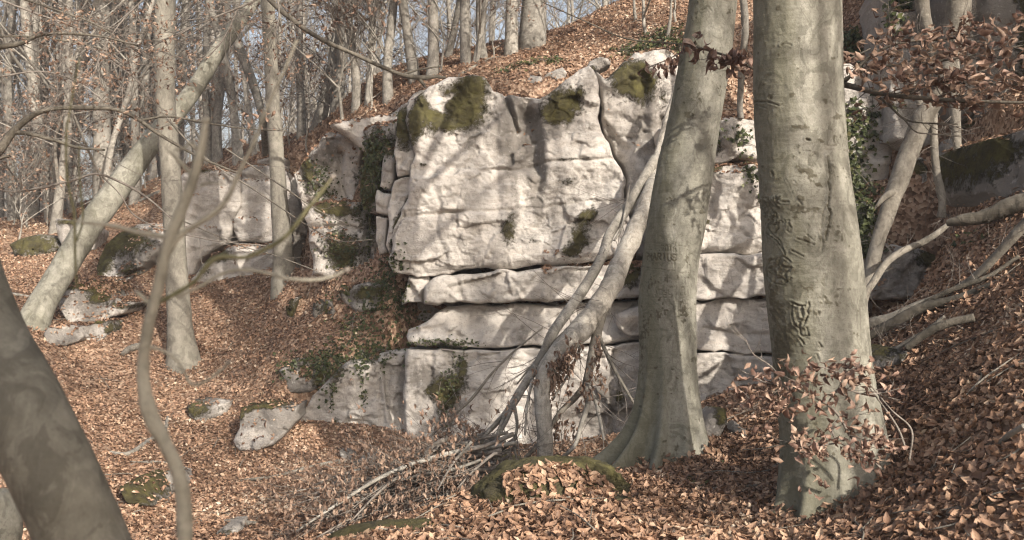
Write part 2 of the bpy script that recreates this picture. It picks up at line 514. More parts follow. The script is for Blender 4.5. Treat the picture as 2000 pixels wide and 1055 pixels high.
CTRL_XYZ = [(0,0,0.0),(-1.5,2,-0.05),(1.5,3,0.1),(0,4.5,0.0),(-1.6,3.4,0.15),(-2.2,4.6,0.25),(-3.2,5.6,0.1),(-2.0,6.5,-0.25),(-3.5,7.5,-0.7),(-5,8.5,-0.9),(-6,6,-0.2),(2.5,2,0.45),(4.5,3,1.2),(5.5,6,2.0),(6.5,8,3.3),(7.5,10,4.6),
 (-2.2,8.5,-0.85),(-0.9,8.3,-0.45),(0,-6,0.2),(6,-6,1.2),(-6,-6,0.0),(0,-25,0),(15,-15,2),(-15,-15,0),(-8,12,0.2),(-9,16,1.2),(-14,14,1.6),(-16,24,3.0),
 (-10,34,3.6),(-18,36,3.2),(-26,40,3.4),(-4,32,4.4),(0,28,5.4),(3,24,6.8),(5,28,7.2),(-6,42,4.0),(4,42,6.4),(-20,60,3.0),(0,60,4.5),(20,60,8),(-45,60,2.5),(-30,90,2.0),(0,90,2.5),(40,90,6),(-70,100,1),
 (8,22,9.0),(8,16,8.0),(9,12,7.0),(12,18,11),(20,30,14),(14,8,7.5),(12,0,4.5),(30,10,14),(40,40,18),(0,150,1),(-90,150,0),(90,150,4),(-40,20,3.5),(-30,0,0.5),(-60,-20,0),(60,-20,8),(90,60,16),(-90,60,0),
 (5.2,14.5,6.6),(6.5,13.2,6.4)]
_c = np.array([P(*p) for p in CTRL_PX] + [np.array(p, float) for p in CTRL_XYZ])
_A = np.sqrt(((_c[:, None, :2] - _c[None, :, :2]) ** 2).sum(-1) + 0.03)
_n = len(_c)
_A = np.block([[_A + np.eye(_n) * -0.02, np.ones((_n, 1))], [np.ones((1, _n)), np.zeros((1, 1))]])
_w = np.linalg.solve(_A, np.append(_c[:, 2], 0))
# wall feet: below each wall the ground stays at foot height until it is under the rock
def _wall(rows):
    q = np.array([[(u - CX) / F * Y, Y, EYE - (v - CY) / F * Y, off] for (u, v, Y, off) in rows])
    return q[np.argsort(q[:, 0])]
WALLS = [_wall([(575,838,14.05,.22),(700,846,14.05,.22),(745,852,14.1,.25),(800,868,14.0,.9),(870,886,13.95,1.0),(1000,892,13.95,1.0),(1150,882,13.88,1.0),(1262,862,13.8,1.0),(1340,815,12.95,1.0),(1440,775,12.95,.8),
               (1535,757,12.95,.7),(1600,720,12.3,.5),(1640,690,12.3,.3),(1700,645,12.2,.12),(1842,588,12.0,.12)]),
         _wall([(572,546,17.0,.4),(600,542,16.2,.5),(612,540,15.6,.5),(740,534,15.6,.4),(776,400,15.2,.3)]),
         _wall([(330,548,20.0,1.2),(366,552,19.6,1.3),(400,556,19.3,1.4),(588,556,19.3,1.4),(640,556,19.0,1.0)]),
         _wall([(1645,385,12.7,.3),(1740,372,12.7,.3),(1760,300,12.4,.3),(1880,272,12.2,.3),(1905,255,11.6,.4),(2000,262,11.6,.4),(2300,262,11.6,.4)])]
def cut(x, y, z):
    for q in WALLS:
        wy = np.interp(x, q[:, 0], q[:, 1]); wz = np.interp(x, q[:, 0], q[:, 2]); of = np.interp(x, q[:, 0], q[:, 3])
        e = smooth(q[0, 0] - .25, q[0, 0] + .05, x) * (1 - smooth(q[-1, 0] - .05, q[-1, 0] + .25, x))
        lim = wz + 0.10 + 0.25 * np.clip(np.abs(wy - y) - .2, 0, 9)
        back = 1 - smooth(of, of + .12, y - wy)
        near = smooth(-2.2, -1.2, y - wy)
        m = e * back * near
        z = np.where(z > lim, z * (1 - m) + lim * m, z)
    return z
def ground_z(x, y, rough=True):
    x = np.atleast_1d(np.asarray(x, float)); y = np.atleast_1d(np.asarray(y, float))
    out = np.zeros(len(x))
    for s in range(0, len(x), 20000):
        xs, ys = x[s:s + 20000], y[s:s + 20000]
        d = np.sqrt((xs[:, None] - _c[None, :, 0]) ** 2 + (ys[:, None] - _c[None, :, 1]) ** 2 + 0.03)
        out[s:s + 20000] = d @ _w[:-1] + _w[-1]
    out = cut(x, y, out)
    if rough:
        p = np.stack([x, y, np.zeros_like(x)], -1)
        out += 0.07 * fbm(p * 0.9, 3, 5) + 0.035 * fbm(p * 4.5, 3, 9)
    return out

def axis_(lo, a, b, hi, step, ng):
    mid = np.arange(a, b + 1e-6, step)
    g = (np.linspace(0, 1, ng + 1)[1:]) ** 2.2
    return np.concatenate([(a - (a - lo) * g)[::-1], mid, b + (hi - b) * g])
gx = axis_(-140, -9.5, 7.5, 140, 0.075, 45)
gy = axis_(-60, 3.0, 21.0, 330, 0.075, 60)
X, Y = np.meshgrid(gx, gy)
Z = ground_z(X.ravel(), Y.ravel())
nx, ny = len(gx), len(gy)
GV = np.stack([X.ravel(), Y.ravel(), Z], -1)
i = np.arange(ny - 1)[:, None] * nx; j = np.arange(nx - 1)[None, :]
GQ = np.stack([i + j, i + j + 1, i + nx + j + 1, i + nx + j], -1).reshape(-1, 4)
a = Acc(); a.add(GV, GQ)
ground = a.build('ground', M_GROUND)
ground['kind'] = 'structure'
# fast bilinear lookup for scattering
def gz(x, y):
    x = np.asarray(x); y = np.asarray(y)
    ix = np.clip(np.searchsorted(gx, x) - 1, 0, nx - 2); iy = np.clip(np.searchsorted(gy, y) - 1, 0, ny - 2)
    tx = (x - gx[ix]) / (gx[ix + 1] - gx[ix]); ty = (y - gy[iy]) / (gy[iy + 1] - gy[iy])
    Zr = Z.reshape(ny, nx)
    return (Zr[iy, ix] * (1 - tx) + Zr[iy, ix + 1] * tx) * (1 - ty) + (Zr[iy + 1, ix] * (1 - tx) + Zr[iy + 1, ix + 1] * tx) * ty
def gn(x, y, e=0.06):
    dx = (gz(x + e, y) - gz(x - e, y)) / (2 * e); dy = (gz(x, y + e) - gz(x, y - e)) / (2 * e)
    n_ = np.stack([-dx, -dy, np.ones_like(dx)], -1)
    return n_ / np.linalg.norm(n_, axis=1, keepdims=True)

def hit(u, v, y0=3.0, y1=60.0):
    """distance at which the sight line through (u,v) meets the ground"""
    ys = np.arange(y0, y1, 0.04)
    zz = EYE - (v - CY) / F * ys
    g = gz((u - CX) / F * ys, ys)
    w = np.nonzero(g >= zz)[0]
    return float(ys[w[0]]) if len(w) else None

# ------------------------------------------------------------ rock
ROCKV = []; ROCKF = []; _rn = 0
def block(name, poly, Y0, gu=0.0, gv=0.0, T=1.0, R=0.16, Rtop=None, amp=0.06, coarse=0.10, res=0.022, seed=0,
          feats=(), moss=(), stain=(), jag=0.035, mat=None, parent=None, bedding=0.012, mossh=0.02, bigs=0.7, fac=1.0):
    """A stone: outline (photo coordinates at distance Y0) turned into a solid of thickness T, its front face given
    rounded edges, coarse relief, bedding and the listed hollows, bulges and cracks."""
    global _rn
    poly = np.asarray(poly, float)
    R = R * .65; Rtop = Rtop * .75 if Rtop else None
    # subdivide and roughen the outline
    m2px = F / Y0
    pts = []
    for q in range(len(poly)):
        p0, p1 = poly[q], poly[(q + 1) % len(poly)]
        L = np.linalg.norm(p1 - p0); k = max(1, int(L / (0.09 * m2px)))
        for s in range(k):
            pts.append(p0 + (p1 - p0) * s / k)
    pts = np.array(pts)
    nz = np.stack([pts[:, 0], pts[:, 1], np.full(len(pts), seed * 3.1)], -1) / m2px
    pts = pts + np.stack([fbm(nz * 4, 3, seed + 1), fbm(nz * 4, 3, seed + 2)], -1) * jag * m2px * 2
    uc, vc = poly.mean(0)
    st = res * m2px
    u0, v0 = pts.min(0) - st * 1.5; u1, v1 = pts.max(0) + st * 1.5
    us = np.arange(u0, u1 + st, st); vs = np.arange(v0, v1 + st, st)
    U, V = np.meshgrid(us, vs); sh = U.shape
    U = U.ravel(); V = V.ravel()
    d, nu, nv = seg_dist(U, V, pts, True)
    ins = inside(U, V, pts)
    d = np.where(ins, d, -d) / m2px
    # cells with any corner inside
    idx = np.arange(len(U)).reshape(sh)
    Q = np.stack([idx[:-1, :-1], idx[1:, :-1], idx[1:, 1:], idx[:-1, 1:]], -1).reshape(-1, 4)
    keep = (ins[Q].sum(1) >= 1)
    Q = Q[keep]
    used = np.unique(Q)
    re = np.full(len(U), -1); re[used] = np.arange(len(used))
    Q = re[Q]
    U, V, d, nu, nv, ins = U[used], V[used], d[used], nu[used], nv[used], ins[used]
    U = np.where(ins, U, nu); V = np.where(ins, V, nv); d = np.maximum(d, 0)
    Yp = Y0 + gu * (U - uc) / 100 + gv * (V - vc) / 100
    pos = np.stack([(U - CX) / F * Yp, Yp, EYE - (V - CY) / F * Yp], -1)
    # rounded edge, tighter or looser by noise
    rn = 1 + 0.55 * fbm(pos * 2.2, 3, seed + 5)
    Rr = np.full(len(U), R) * rn
    if Rtop is not None:
        vt = (V - pts[:, 1].min()) / max(np.ptp(pts[:, 1]), 1)
        Rr = np.where(vt < 0.5, Rtop * rn * (1 - vt * 2) + Rr * vt * 2, Rr)
    e = 1 - np.clip(d / np.maximum(Rr, 1e-3), 0, 1)
    rel = Rr * (1 - np.sqrt(np.maximum(0, 1 - e ** 2.2))) * 0.95
    fe = field(U, V, feats) if feats else 0
    rel = rel + fe
    damp = smooth(0, 0.05, d); damp2 = smooth(-.02, 0.06, d)
    c1 = fbm(pos * bigs * np.array([1, 1, 1.2]), 4, seed + 7)
    c2 = fbm(pos * np.array([2.4, 2.4, 2.6]) + c1[:, None] * 0.7, 5, seed + 8)
    rd = fbm(pos * np.array([3.2, 3.2, 4.0]), 4, seed + 11, ridge=True)
    c3 = np.tanh(6 * fbm(pos * np.array([2.1, 2.1, 1.9]) + 31.7, 4, seed + 15)) * .4
    be = fbm(pos * np.array([1.3, 1.3, 7]) + c2[:, None] * 0.9, 4, seed + 12, ridge=True) * smooth(-.15, .4, fbm(pos * .9 + 9, 2, seed + 16))
    fi = fbm(pos * 14, 3, seed + 13)
    pit = np.clip(fbm(pos * 6.5, 3, seed + 14) - 0.33, 0, 1)
    rel = rel + coarse * c1 * 0.65 + .75 * amp * c2 * damp + amp * 0.5 * rd * damp * np.clip(0.5 + c2, 0, 1) + bedding * be * damp + 0.016 * fi + 0.13 * pit * damp - 0.35 * amp * np.clip(c3, -.4, .4) * damp
    wp = pos + 0.10 * np.stack([fbm(pos * 3 + 3, 3, seed + 50), np.zeros(len(pos)), fbm(pos * 3 + 7, 3, seed + 51)], -1)
    wp[:, 1] = pos[:, 1] * .3
    rel = rel + fac * damp2 * (facets(wp * np.array([1.3, .5, 1.9]), seed + 60, .040, .09) + facets(wp * np.array([3.6, 1, 5.2]), seed + 61, .014, .035))
    ms = field(U, V, moss) if moss else np.zeros(len(U))
    ss = field(U, V, stain) if stain else np.zeros(len(U))
    mn = fbm(pos * 5, 4, seed + 20)
    rel = rel - mossh * smooth(0.4, 0.7, ms + mn * 0.4)
    pos[:, 1] += rel
    pos[:, 0] += 0.5 * amp * fbm(pos * 5, 2, seed + 30) * damp
    pos[:, 2] += 0.5 * amp * fbm(pos * 5, 2, seed + 31) * damp
    # boundary loop edges -> extrude back
    E = np.concatenate([Q[:, [0, 1]], Q[:, [1, 2]], Q[:, [2, 3]], Q[:, [3, 0]]])
    key = np.sort(E, 1); kk = key[:, 0].astype(np.int64) * (len(U) + 1) + key[:, 1]
    uq, inv, cnt = np.unique(kk, return_inverse=True, return_counts=True)
    B = E[cnt[inv] == 1]
    bv = np.unique(B); bi = np.full(len(U), -1); bi[bv] = np.arange(len(bv))
    cen = np.array([(uc - CX) / F * Y0, 0, EYE - (vc - CY) / F * Y0])
    VV = [pos]; QQ = [Q]; MS = [ms]; SS = [ss]
    base = bi * 0
    prev = bv.copy(); off = len(U)
    lastmap = {}
    cur = np.arange(len(U))
    for ring, (f, sc_) in enumerate([(0.06, 1.0), (0.16, 0.997), (0.32, 0.99), (0.6, 0.97), (1.0, 0.88)]):
        q = pos[bv].copy()
        q[:, 1] = pos[bv, 1] + T * f
        q[:, 0] = cen[0] + (q[:, 0] - cen[0]) * sc_; q[:, 2] = cen[2] + (q[:, 2] - cen[2]) * sc_
        q += (fbm(q * 3.0, 3, seed + 40)[:, None]) * np.array([0.03, 0.0, 0.03])
        VV.append(q); MS.append(ms[bv]); SS.append(ss[bv])
        new = np.full(len(U), -1); new[bv] = off + np.arange(len(bv))
        QQ.append(np.stack([cur[B[:, 1]], cur[B[:, 0]], new[B[:, 0]], new[B[:, 1]]], -1))
        cur = new; off += len(bv)
    VV = np.vstack(VV); QQ = np.vstack(QQ)
    a = Acc(); a.add(VV, QQ, moss=np.concatenate(MS), stain=np.concatenate(SS))
    o = a.build(name, mat or M_ROCK, parent, origin=None if parent is not None else P(uc, poly[:, 1].max(), Y0))
    ROCKV.append(VV); ROCKF.append(QQ + _rn); _rn += len(VV)
    return o

# --- the big limestone cliff
cliff = thing('limestone_cliff', 'tall pale limestone cliff of stacked blocks and ledges behind the two thick beeches', 'cliff', P(1050, 870, 14.0))
def B(*a_, **k): return block('stone_block', *a_, parent=cliff, **k)
# core behind the joints
B([(765,300),(900,200),(1010,240),(1150,180),(1330,150),(1500,300),(1500,760),(1300,860),(1000,880),(800,860),(770,650)], 14.95, T=1.2, res=0.09, seed=1, stain=[('g',1100,500,900,900,.5)])
# main upper block
B([(803,350),(812,300),(800,268),(790,238),(800,200),(835,166),(880,146),(915,138),(945,150),(968,178),(985,178),(1003,176),(1030,184),(1056,192),(1086,170),(1130,136),(1150,128),(1165,150),
   (1172,190),(1168,230),(1185,268),(1200,303),(1215,322),(1222,400),(1232,470),(1243,506),(1130,514),(1050,518),(960,526),(880,533),(800,538),(770,534),(757,510),(765,470),(780,420),(795,385)],
  13.95, gu=-0.02, gv=-0.04, T=1.1, R=0.10, Rtop=0.20, fac=.85, amp=0.038, coarse=0.07, res=0.016, seed=3,
  feats=[('p',[(968,150),(1000,330),(1052,335),(1052,200)],0.10,14),('l',[(985,176),(1000,220),(1012,250)],5,0.20),('l',[(1040,215),(1052,270),(1056,330),(1050,370)],9,0.12),
         ('p',[(1000,235),(1035,190),(1058,330),(1010,330)],0.05,8),('g',1030,210,18,30,0.24,0),('p',[(1012,205),(1052,225),(1058,340),(1030,335)],0.10,6),
         ('l',[(960,330),(1000,332),(1060,318),(1130,312),(1200,310)],3.0,0.055),('l',[(790,425),(860,415),(900,414),(980,412),(1060,405),(1130,395)],3.5,0.03),
         ('g',880,415,24,3.5,0.10,-3),('l',[(965,178),(972,300),(975,420)],7,0.03),('l',[(812,300),(850,320),(900,330),(955,335)],5,0.03),
         ('p',[(757,510),(765,470),(790,400),(850,420),(860,545),(770,545)],0.06,26),('g',1110,330,60,35,-0.07),('g',870,380,50,70,-0.06),('g',1020,300,25,60,0.05),
         ('l',[(800,545),(900,534),(1050,520),(1240,508)],12,0.10),('l',[(845,360),(860,400),(850,450),(870,500)],5,0.022),('l',[(770,470),(800,500),(830,530)],6,0.03),('g',900,200,60,40,0.10)],
  moss=[('g',915,205,40,45,1.0,-30),('g',860,215,55,30,.9,-40),('g',930,165,26,22,.9),('g',815,225,16,60,1.0,12),('g',880,245,30,16,.7),('g',1105,190,45,26,.85,-8),('g',1075,225,28,18,.7),('g',1105,225,34,22,.6),
        ('g',993,450,20,34,.75,-8),('g',1110,355,14,12,.7),('g',1148,420,26,14,.95,-25),('g',1130,465,22,26,.95,20),('g',1112,492,20,12,.8),('g',1040,470,14,8,.5),
        ('g',855,200,12,40,-.9,-35),('g',875,190,34,8,-.7,-30),('l',[(1090,312),(1150,308)],4,.6),('g',825,320,12,4,.7)],
  stain=[('p',[(1008,190),(1050,215),(1062,330),(1052,430),(1022,300)],1.0,10),('g',990,250,26,70,.3),('g',1000,240,300,70,.22),('g',1120,420,70,60,.2),('g',880,390,70,16,.25),('l',[(1000,190),(1004,420)],14,.3),('l',[(930,260),(934,520)],12,.22),('g',1110,170,60,30,.35),('g',900,170,80,30,.35),('g',1020,330,40,24,.5),('g',1060,380,34,60,.4),('g',900,260,90,50,.3),('g',1170,350,60,44,.5),('g',1150,470,70,50,.25),('g',990,450,40,60,.3),('g',1090,250,90,30,.35),
         ('g',860,300,30,80,-.35),('g',900,470,100,60,-.3),('g',1130,280,40,30,-.35),('g',800,470,40,50,-.2),('g',700,220,500,30,.18)])
# stones left of it
B([(775,235),(783,205),(805,190),(795,235),(812,288),(803,340),(777,347),(769,300)], 14.15, T=.9, R=.10, Rtop=.22, amp=.04, seed=5, moss=[('g',790,245,28,45,1.1)], stain=[('g',790,320,20,30,.3)])
B([(770,350),(803,343),(796,385),(781,420),(766,465),(762,500),(752,478),(757,425),(764,385)], 14.12, T=.9, R=.09, amp=.05, seed=6, moss=[('l',[(795,390),(775,430),(766,480)],7,.7)])
B([(742,312),(752,290),(771,290),(769,345),(765,372),(738,366)], 14.42, T=.9, R=.10, amp=.04, seed=7, moss=[('g',758,290,22,18,1.1)], stain=[('g',750,340,20,30,.5)])
B([(736,370),(765,376),(759,420),(738,416)], 14.40, T=.9, R=.09, amp=.04, seed=8, stain=[('g',750,390,20,20,.3)])
B([(735,420),(757,426),(752,478),(756,494),(742,496),(732,470)], 14.42, T=.9, R=.09, amp=.04, seed=9)
B([(640,240),(700,232),(760,215),(800,190),(840,168),(800,260),(720,300)], 15.4, T=1.2, R=.2, amp=.05, seed=10, res=.04, stain=[('g',740,230,80,40,.3)])
# right of the crack
B([(1168,138),(1187,152),(1240,102),(1300,96),(1345,120),(1350,260),(1330,400),(1295,510),(1246,508),(1236,470),(1226,400),(1219,322),(1206,302),(1190,262),(1178,225),(1177,185)],
  14.15, gu=-0.10, T=1.0, R=.15, Rtop=.3, amp=.055, coarse=.14, seed=12, res=.026,
  feats=[('p',[(1178,232),(1205,262),(1232,290),(1215,318),(1190,270)],.16,6),('l',[(1195,262),(1225,265),(1235,268)],3,.06),('l',[(1258,150),(1262,240),(1270,330)],8,.07),('p',[(1290,100),(1360,100),(1360,300),(1280,300)],.12,10)],
  moss=[('g',1225,150,42,40,1.0),('g',1255,165,24,38,.8),('g',1300,200,14,40,.5)], stain=[('g',1265,200,30,120,.7),('g',1230,260,60,50,.35),('g',1250,360,30,70,-.3)])
# rough block between the beeches
B([(1290,330),(1330,312),(1372,300),(1398,325),(1440,318),(1515,322),(1520,490),(1440,493),(1362,498),(1280,496)], 13.2, T=1.0, R=.16, Rtop=.22, amp=.13, coarse=.16, seed=14, res=.022, bedding=.02,
  moss=[('g',1400,325,20,16,.9),('g',1380,430,10,12,.8),('g',1370,380,12,40,.4)], stain=[('g',1370,400,22,80,.6)], feats=[('g',1385,400,24,70,.16),('l',[(1330,500),(1515,494)],14,.12)])
B([(1290,250),(1400,232),(1450,228),(1520,238),(1520,318),(1440,312),(1400,318),(1300,312)], 13.45, T=1.0, R=.15, amp=.08, coarse=.14, seed=15, moss=[('g',1400,290,26,20,.5)], stain=[('g',1400,270,26,40,.6),('g',1470,270,30,20,-.3)],
  feats=[('g',1425,270,18,26,-.12),('g',1395,280,14,30,.14)])
# second bed
B([(783,597),(790,560),(797,543),(838,538),(842,546),(830,560),(824,588),(812,590)], 14.12, T=.9, R=.07, amp=.03, seed=17, moss=[('g',785,560,12,26,.9)])
B([(826,592),(828,562),(845,543),(960,531),(1050,523),(1130,519),(1262,512),(1268,578),(1180,584),(1100,587),(1000,590),(900,592),(850,595)], 13.86, T=1.1, R=.07, Rtop=.07, amp=.05, coarse=.05, seed=18, bedding=.02,
  moss=[('g',1232,535,22,30,1.1),('g',1150,525,40,8,.4)], stain=[('g',1110,545,60,22,.5),('g',930,545,120,12,.2),('g',1000,586,300,8,.25)], feats=[('g',900,570,80,14,-.05),('l',[(890,540),(905,590)],6,.04)])
B([(1272,504),(1420,496),(1520,493),(1522,580),(1440,583),(1276,584)], 13.0, T=1.0, R=.08, amp=.045, coarse=.06, seed=19)
# third bed
B([(797,662),(800,648),(830,630),(850,612),(872,602),(930,597),(1100,594),(1262,590),(1266,664),(1200,668),(1150,672),(1040,676),(950,679),(905,680),(870,676),(800,672)], 14.02, T=1.1, R=.09, Rtop=.06, amp=.08, coarse=.06, seed=21, bedding=.02, gv=-.28,
  feats=[('p',[(1000,650),(1010,620),(1080,625),(1110,670),(1010,675)],-.06,8),('g',905,620,50,14,.06,20),('l',[(800,650),(860,640),(900,660)],6,.06)], stain=[('p',[(1005,645),(1020,628),(1110,640),(1190,650),(1190,672),(1010,676)],.45,8)],
  moss=[('g',850,672,80,5,.4)])
B([(1274,588),(1430,588),(1525,586),(1528,690),(1460,690),(1400,684),(1272,678)], 13.05, T=1.0, R=.09, amp=.07, coarse=.08, seed=22, gv=-.15, feats=[('l',[(1380,640),(1440,655),(1528,650)],4,.05)])
B([(1205,612),(1262,596),(1266,648),(1230,664),(1212,640)], 13.7, T=.6, R=.12, amp=.07, seed=23, stain=[('g',1225,640,30,14,.4)])
# lower wall
B([(580,842),(592,800),(612,772),(645,735),(672,706),(700,702),(738,704),(750,760),(768,850),(700,848),(640,850)], 14.05, T=.9, R=.10, Rtop=.12, amp=.03, coarse=.07, seed=25, bedding=.016,
  moss=[('g',652,720,26,30,.9),('g',600,760,24,24,.6),('g',655,830,8,20,.7),('g',720,706,50,9,.5)], feats=[('l',[(735,720),(742,780),(748,830)],5,.06),('l',[(690,702),(695,760)],2,.03)], stain=[('g',630,790,30,44,.35),('g',630,838,60,12,.3)])
B([(736,706),(745,690),(775,685),(794,684),(797,760),(800,868),(762,858),(750,770)], 14.22, T=.8, R=.08, amp=.03, coarse=.06, seed=26, bedding=.016, stain=[('g',785,760,12,90,.45)],moss=[('g',760,692,30,8,.5)])  # the upright stain paints a trunk's shadow band into the colour
B([(793,880),(790,780),(790,700),(796,684),(860,682),(950,684),(1058,684),(1066,760),(1062,900),(960,898),(850,888)], 13.92, T=1.0, R=.08, Rtop=.06, amp=.05, coarse=.10, seed=27, bedding=.014,
  moss=[('g',880,765,28,44,.95,10),('g',850,760,24,26,.6),('g',905,710,10,26,.7),('g',870,830,22,22,.5),('g',900,870,60,14,.5)], stain=[('g',830,740,40,40,.7),('g',880,790,34,70,.55),('g',820,850,30,30,.1)],
  feats=[('l',[(935,694),(975,692)],2.5,.08),('l',[(845,690),(838,760),(850,830)],5,.04),('g',890,780,30,60,.08),('l',[(800,690),(880,700),(1050,706)],3,.02)])
B([(1062,684),(1150,680),(1206,676),(1262,670),(1268,880),(1150,900),(1060,905),(1068,780)], 13.85, T=1.0, R=.09, Rtop=.06, amp=.05, coarse=.10, seed=28, bedding=.022, gv=.05,
  stain=[('g',1150,800,60,60,.55),('g',1200,720,40,60,.3)], moss=[('g',1210,770,12,28,.7)], feats=[('l',[(1130,690),(1200,702)],3,.06),('g',1130,840,50,40,.14),('l',[(1200,690),(1195,780),(1200,860)],6,.1)])
B([(1272,688),(1400,690),(1460,696),(1535,696),(1540,765),(1440,775),(1380,810),(1330,830),(1276,850)], 12.95, T=1.0, R=.09, amp=.06, coarse=.09, seed=29, stain=[('g',1380,740,30,40,.5)])
# right of the second beech: the same beds seen beyond the logs
B([(1640,478),(1700,470),(1800,480),(1838,500),(1842,560),(1820,583),(1700,585),(1640,582)], 12.0, T=1.0, R=.12, amp=.05, coarse=.12, seed=31, moss=[('g',1810,505,40,22,1.0),('g',1700,500,30,20,.4)], stain=[('g',1740,540,90,50,.55)])
B([(1640,590),(1760,588),(1830,590),(1840,680),(1640,690)], 12.3, T=1.0, R=.08, amp=.04, coarse=.07, seed=32)
# stone at crest
B([(1144,128),(1150,118),(1170,114),(1190,118),(1190,128),(1168,137),(1152,136)], 14.45, mat=M_ROCKD, T=.5, R=.12, amp=.03, seed=34, stain=[('g',1165,120,30,20,.4)], moss=[('g',1160,134,14,8,.7)])
B([(1022,165),(1035,148),(1058,150),(1066,165),(1056,180),(1030,178)], 15.15, mat=M_ROCKD, T=.5, R=.12, amp=.05, seed=35, stain=[('g',1040,165,30,20,.4)])
B([(1062,150),(1085,130),(1100,128),(1108,140),(1090,158),(1070,165)], 15.15, mat=M_ROCKD, T=.5, R=.12, amp=.06, seed=36, stain=[('g',1080,150,30,20,.3)])

# --- the middle outcrop left of the cliff
mid = thing('mossy_outcrop', 'weathered outcrop hung with ivy and moss between the slim beech and the tall cliff', 'rock outcrop', P(680, 540, 15.5))
def C(*a_, **k): return block('stone_block', *a_, parent=mid, **k)
C([(576,372),(572,335),(590,312),(612,284),(640,256),(682,249),(704,258),(714,292),(702,330),(716,372),(700,400),(640,400),(604,398),(588,410)], 16.2, T=1.4, R=.2, Rtop=.3, amp=.11, coarse=.2, seed=41,
  moss=[('g',600,330,26,34,.75),('g',612,370,26,22,.5),('g',640,256,30,5,.4),('g',700,350,18,40,.6)], stain=[('g',640,290,34,40,.7),('g',610,340,30,50,.5)], feats=[('l',[(665,300),(660,340),(668,380)],7,.14),('l',[(600,410),(590,360),(580,330)],7,.1),('g',655,375,30,12,.16)])
C([(602,404),(640,396),(700,398),(734,396),(742,430),(744,490),(740,540),(690,548),(640,548),(612,540),(604,490),(597,452),(588,428)], 15.6, T=1.4, R=.2, amp=.10, coarse=.2, seed=42,
  moss=[('g',650,402,40,18,1.0),('g',660,490,30,50,.85),('g',690,500,26,36,.6),('g',725,440,10,60,.7),('g',705,420,10,30,.5),('l',[(620,400),(690,420)],8,.5)], stain=[('g',650,470,60,60,.35),('l',[(718,400),(722,520)],6,.6),('l',[(736,400),(738,520)],5,.6)],
  feats=[('l',[(715,400),(717,460),(712,540)],6,.16),('l',[(735,400),(738,460),(735,540)],6,.14),('l',[(610,445),(660,440),(710,448)],4,.08),('g',655,475,60,8,-.06)])
C([(704,256),(775,232),(778,262),(771,300),(745,318),(738,366),(736,400),(735,420),(712,410),(704,370),(702,330),(714,290)], 15.2, gu=-.4, T=1.4, R=.2, amp=.09, coarse=.2, seed=43, mossh=.03,
  moss=[('g',740,300,60,60,.8),('g',715,380,30,40,1.0)], stain=[('g',740,320,80,100,.4)])
C([(565,418),(566,350),(574,340),(580,372),(590,412),(597,452),(602,540),(575,545)], 17.0, T=.8, R=.12, amp=.08, seed=44, stain=[('g',585,480,40,100,.9)], mat=M_ROCKD, feats=[('g',590,490,16,50,.35)])  # cave gap, its shade put into the stain and the darker material

# --- pale split blocks far left of the cliff
left = thing('split_limestone_blocks', 'pair of smooth pale limestone blocks with a dark crack behind the slim beech', 'rock outcrop', P(450, 545, 20))
def D(*a_, **k): return block('stone_block', *a_, parent=left, **k)
D([(340,350),(360,336),(400,330),(440,334),(462,346),(468,372),(466,405),(452,432),(447,460),(435,478),(405,494),(388,512),(366,548),(340,552),(330,450)], 20.0, T=1.5, R=.14, Rtop=.2, amp=.05, coarse=.12, seed=51,res=.035, moss=[('g',380,333,50,5,.9)], stain=[('g',430,350,40,16,.4),('g',370,430,20,60,-.3)])
D([(470,332),(500,320),(528,322),(560,335),(574,372),(578,470),(530,473),(480,474),(460,470),(451,446),(455,425),(469,405)], 20.1, T=1.5, R=.14, Rtop=.2, amp=.04, coarse=.10, seed=52,res=.035, stain=[('g',510,330,50,14,.6)], feats=[('l',[(470,345),(500,350),(560,352)],4,.08)])
D([(500,310),(530,306),(560,312),(560,334),(520,326),(498,322)], 20.4, T=1, R=.12, amp=.05, seed=53, res=.035,moss=[('g',530,308,40,5,.6)], stain=[('g',530,320,40,20,.4)])
D([(366,552),(392,516),(410,500),(450,482),(530,476),(585,478),(588,556),(520,556),(450,554),(400,562)], 19.3, T=1.5, R=.16, Rtop=.35, amp=.06, coarse=.12, seed=54,res=.035, moss=[('g',420,500,40,14,1.0),('g',400,530,14,16,.8),('g',500,482,40,6,.5)], stain=[('g',500,520,60,30,.2)])

# --- loose boulders
def boulder(label, poly, Y0, grp=None, **k):
    k.setdefault('R', .16); k.setdefault('T', .7); k.setdefault('res', .028)
    q = np.array(poly); bu = q[:, 0].mean(); bv = q[:, 1].max()
    hY = hit(bu, bv - 3, 4.5)
    if hY:
        hs = [(a_, b_, hit(a_, b_, 4.5)) for a_, b_ in poly]
        hs = [h_ for h_ in hs if h_[2] and abs(h_[2] - hY) < 3]
        if len(hs) > 4:
            M_ = np.array([[(a_ - bu) / 100, (b_ - bv) / 100, 1] for a_, b_, _ in hs])
            sol = np.linalg.lstsq(M_, np.array([h_[2] for h_ in hs]), rcond=None)[0]
            k.setdefault('gu', float(np.clip(sol[0], -1.5, 1.5)) * .6); k.setdefault('gv', float(np.clip(sol[1], -2.5, .3)) * .25)
        Y0 = hY - 0.05 + k.get('gv', 0) * (q[:, 1].mean() - bv) / 100
    k['stain'] = list(k.get('stain', [])) + [('g', bu, q[:, 1].mean(), 900, 900, .42)]
    o = block('boulder', poly, Y0, **k)
    return tag(o, label, 'boulder', grp)
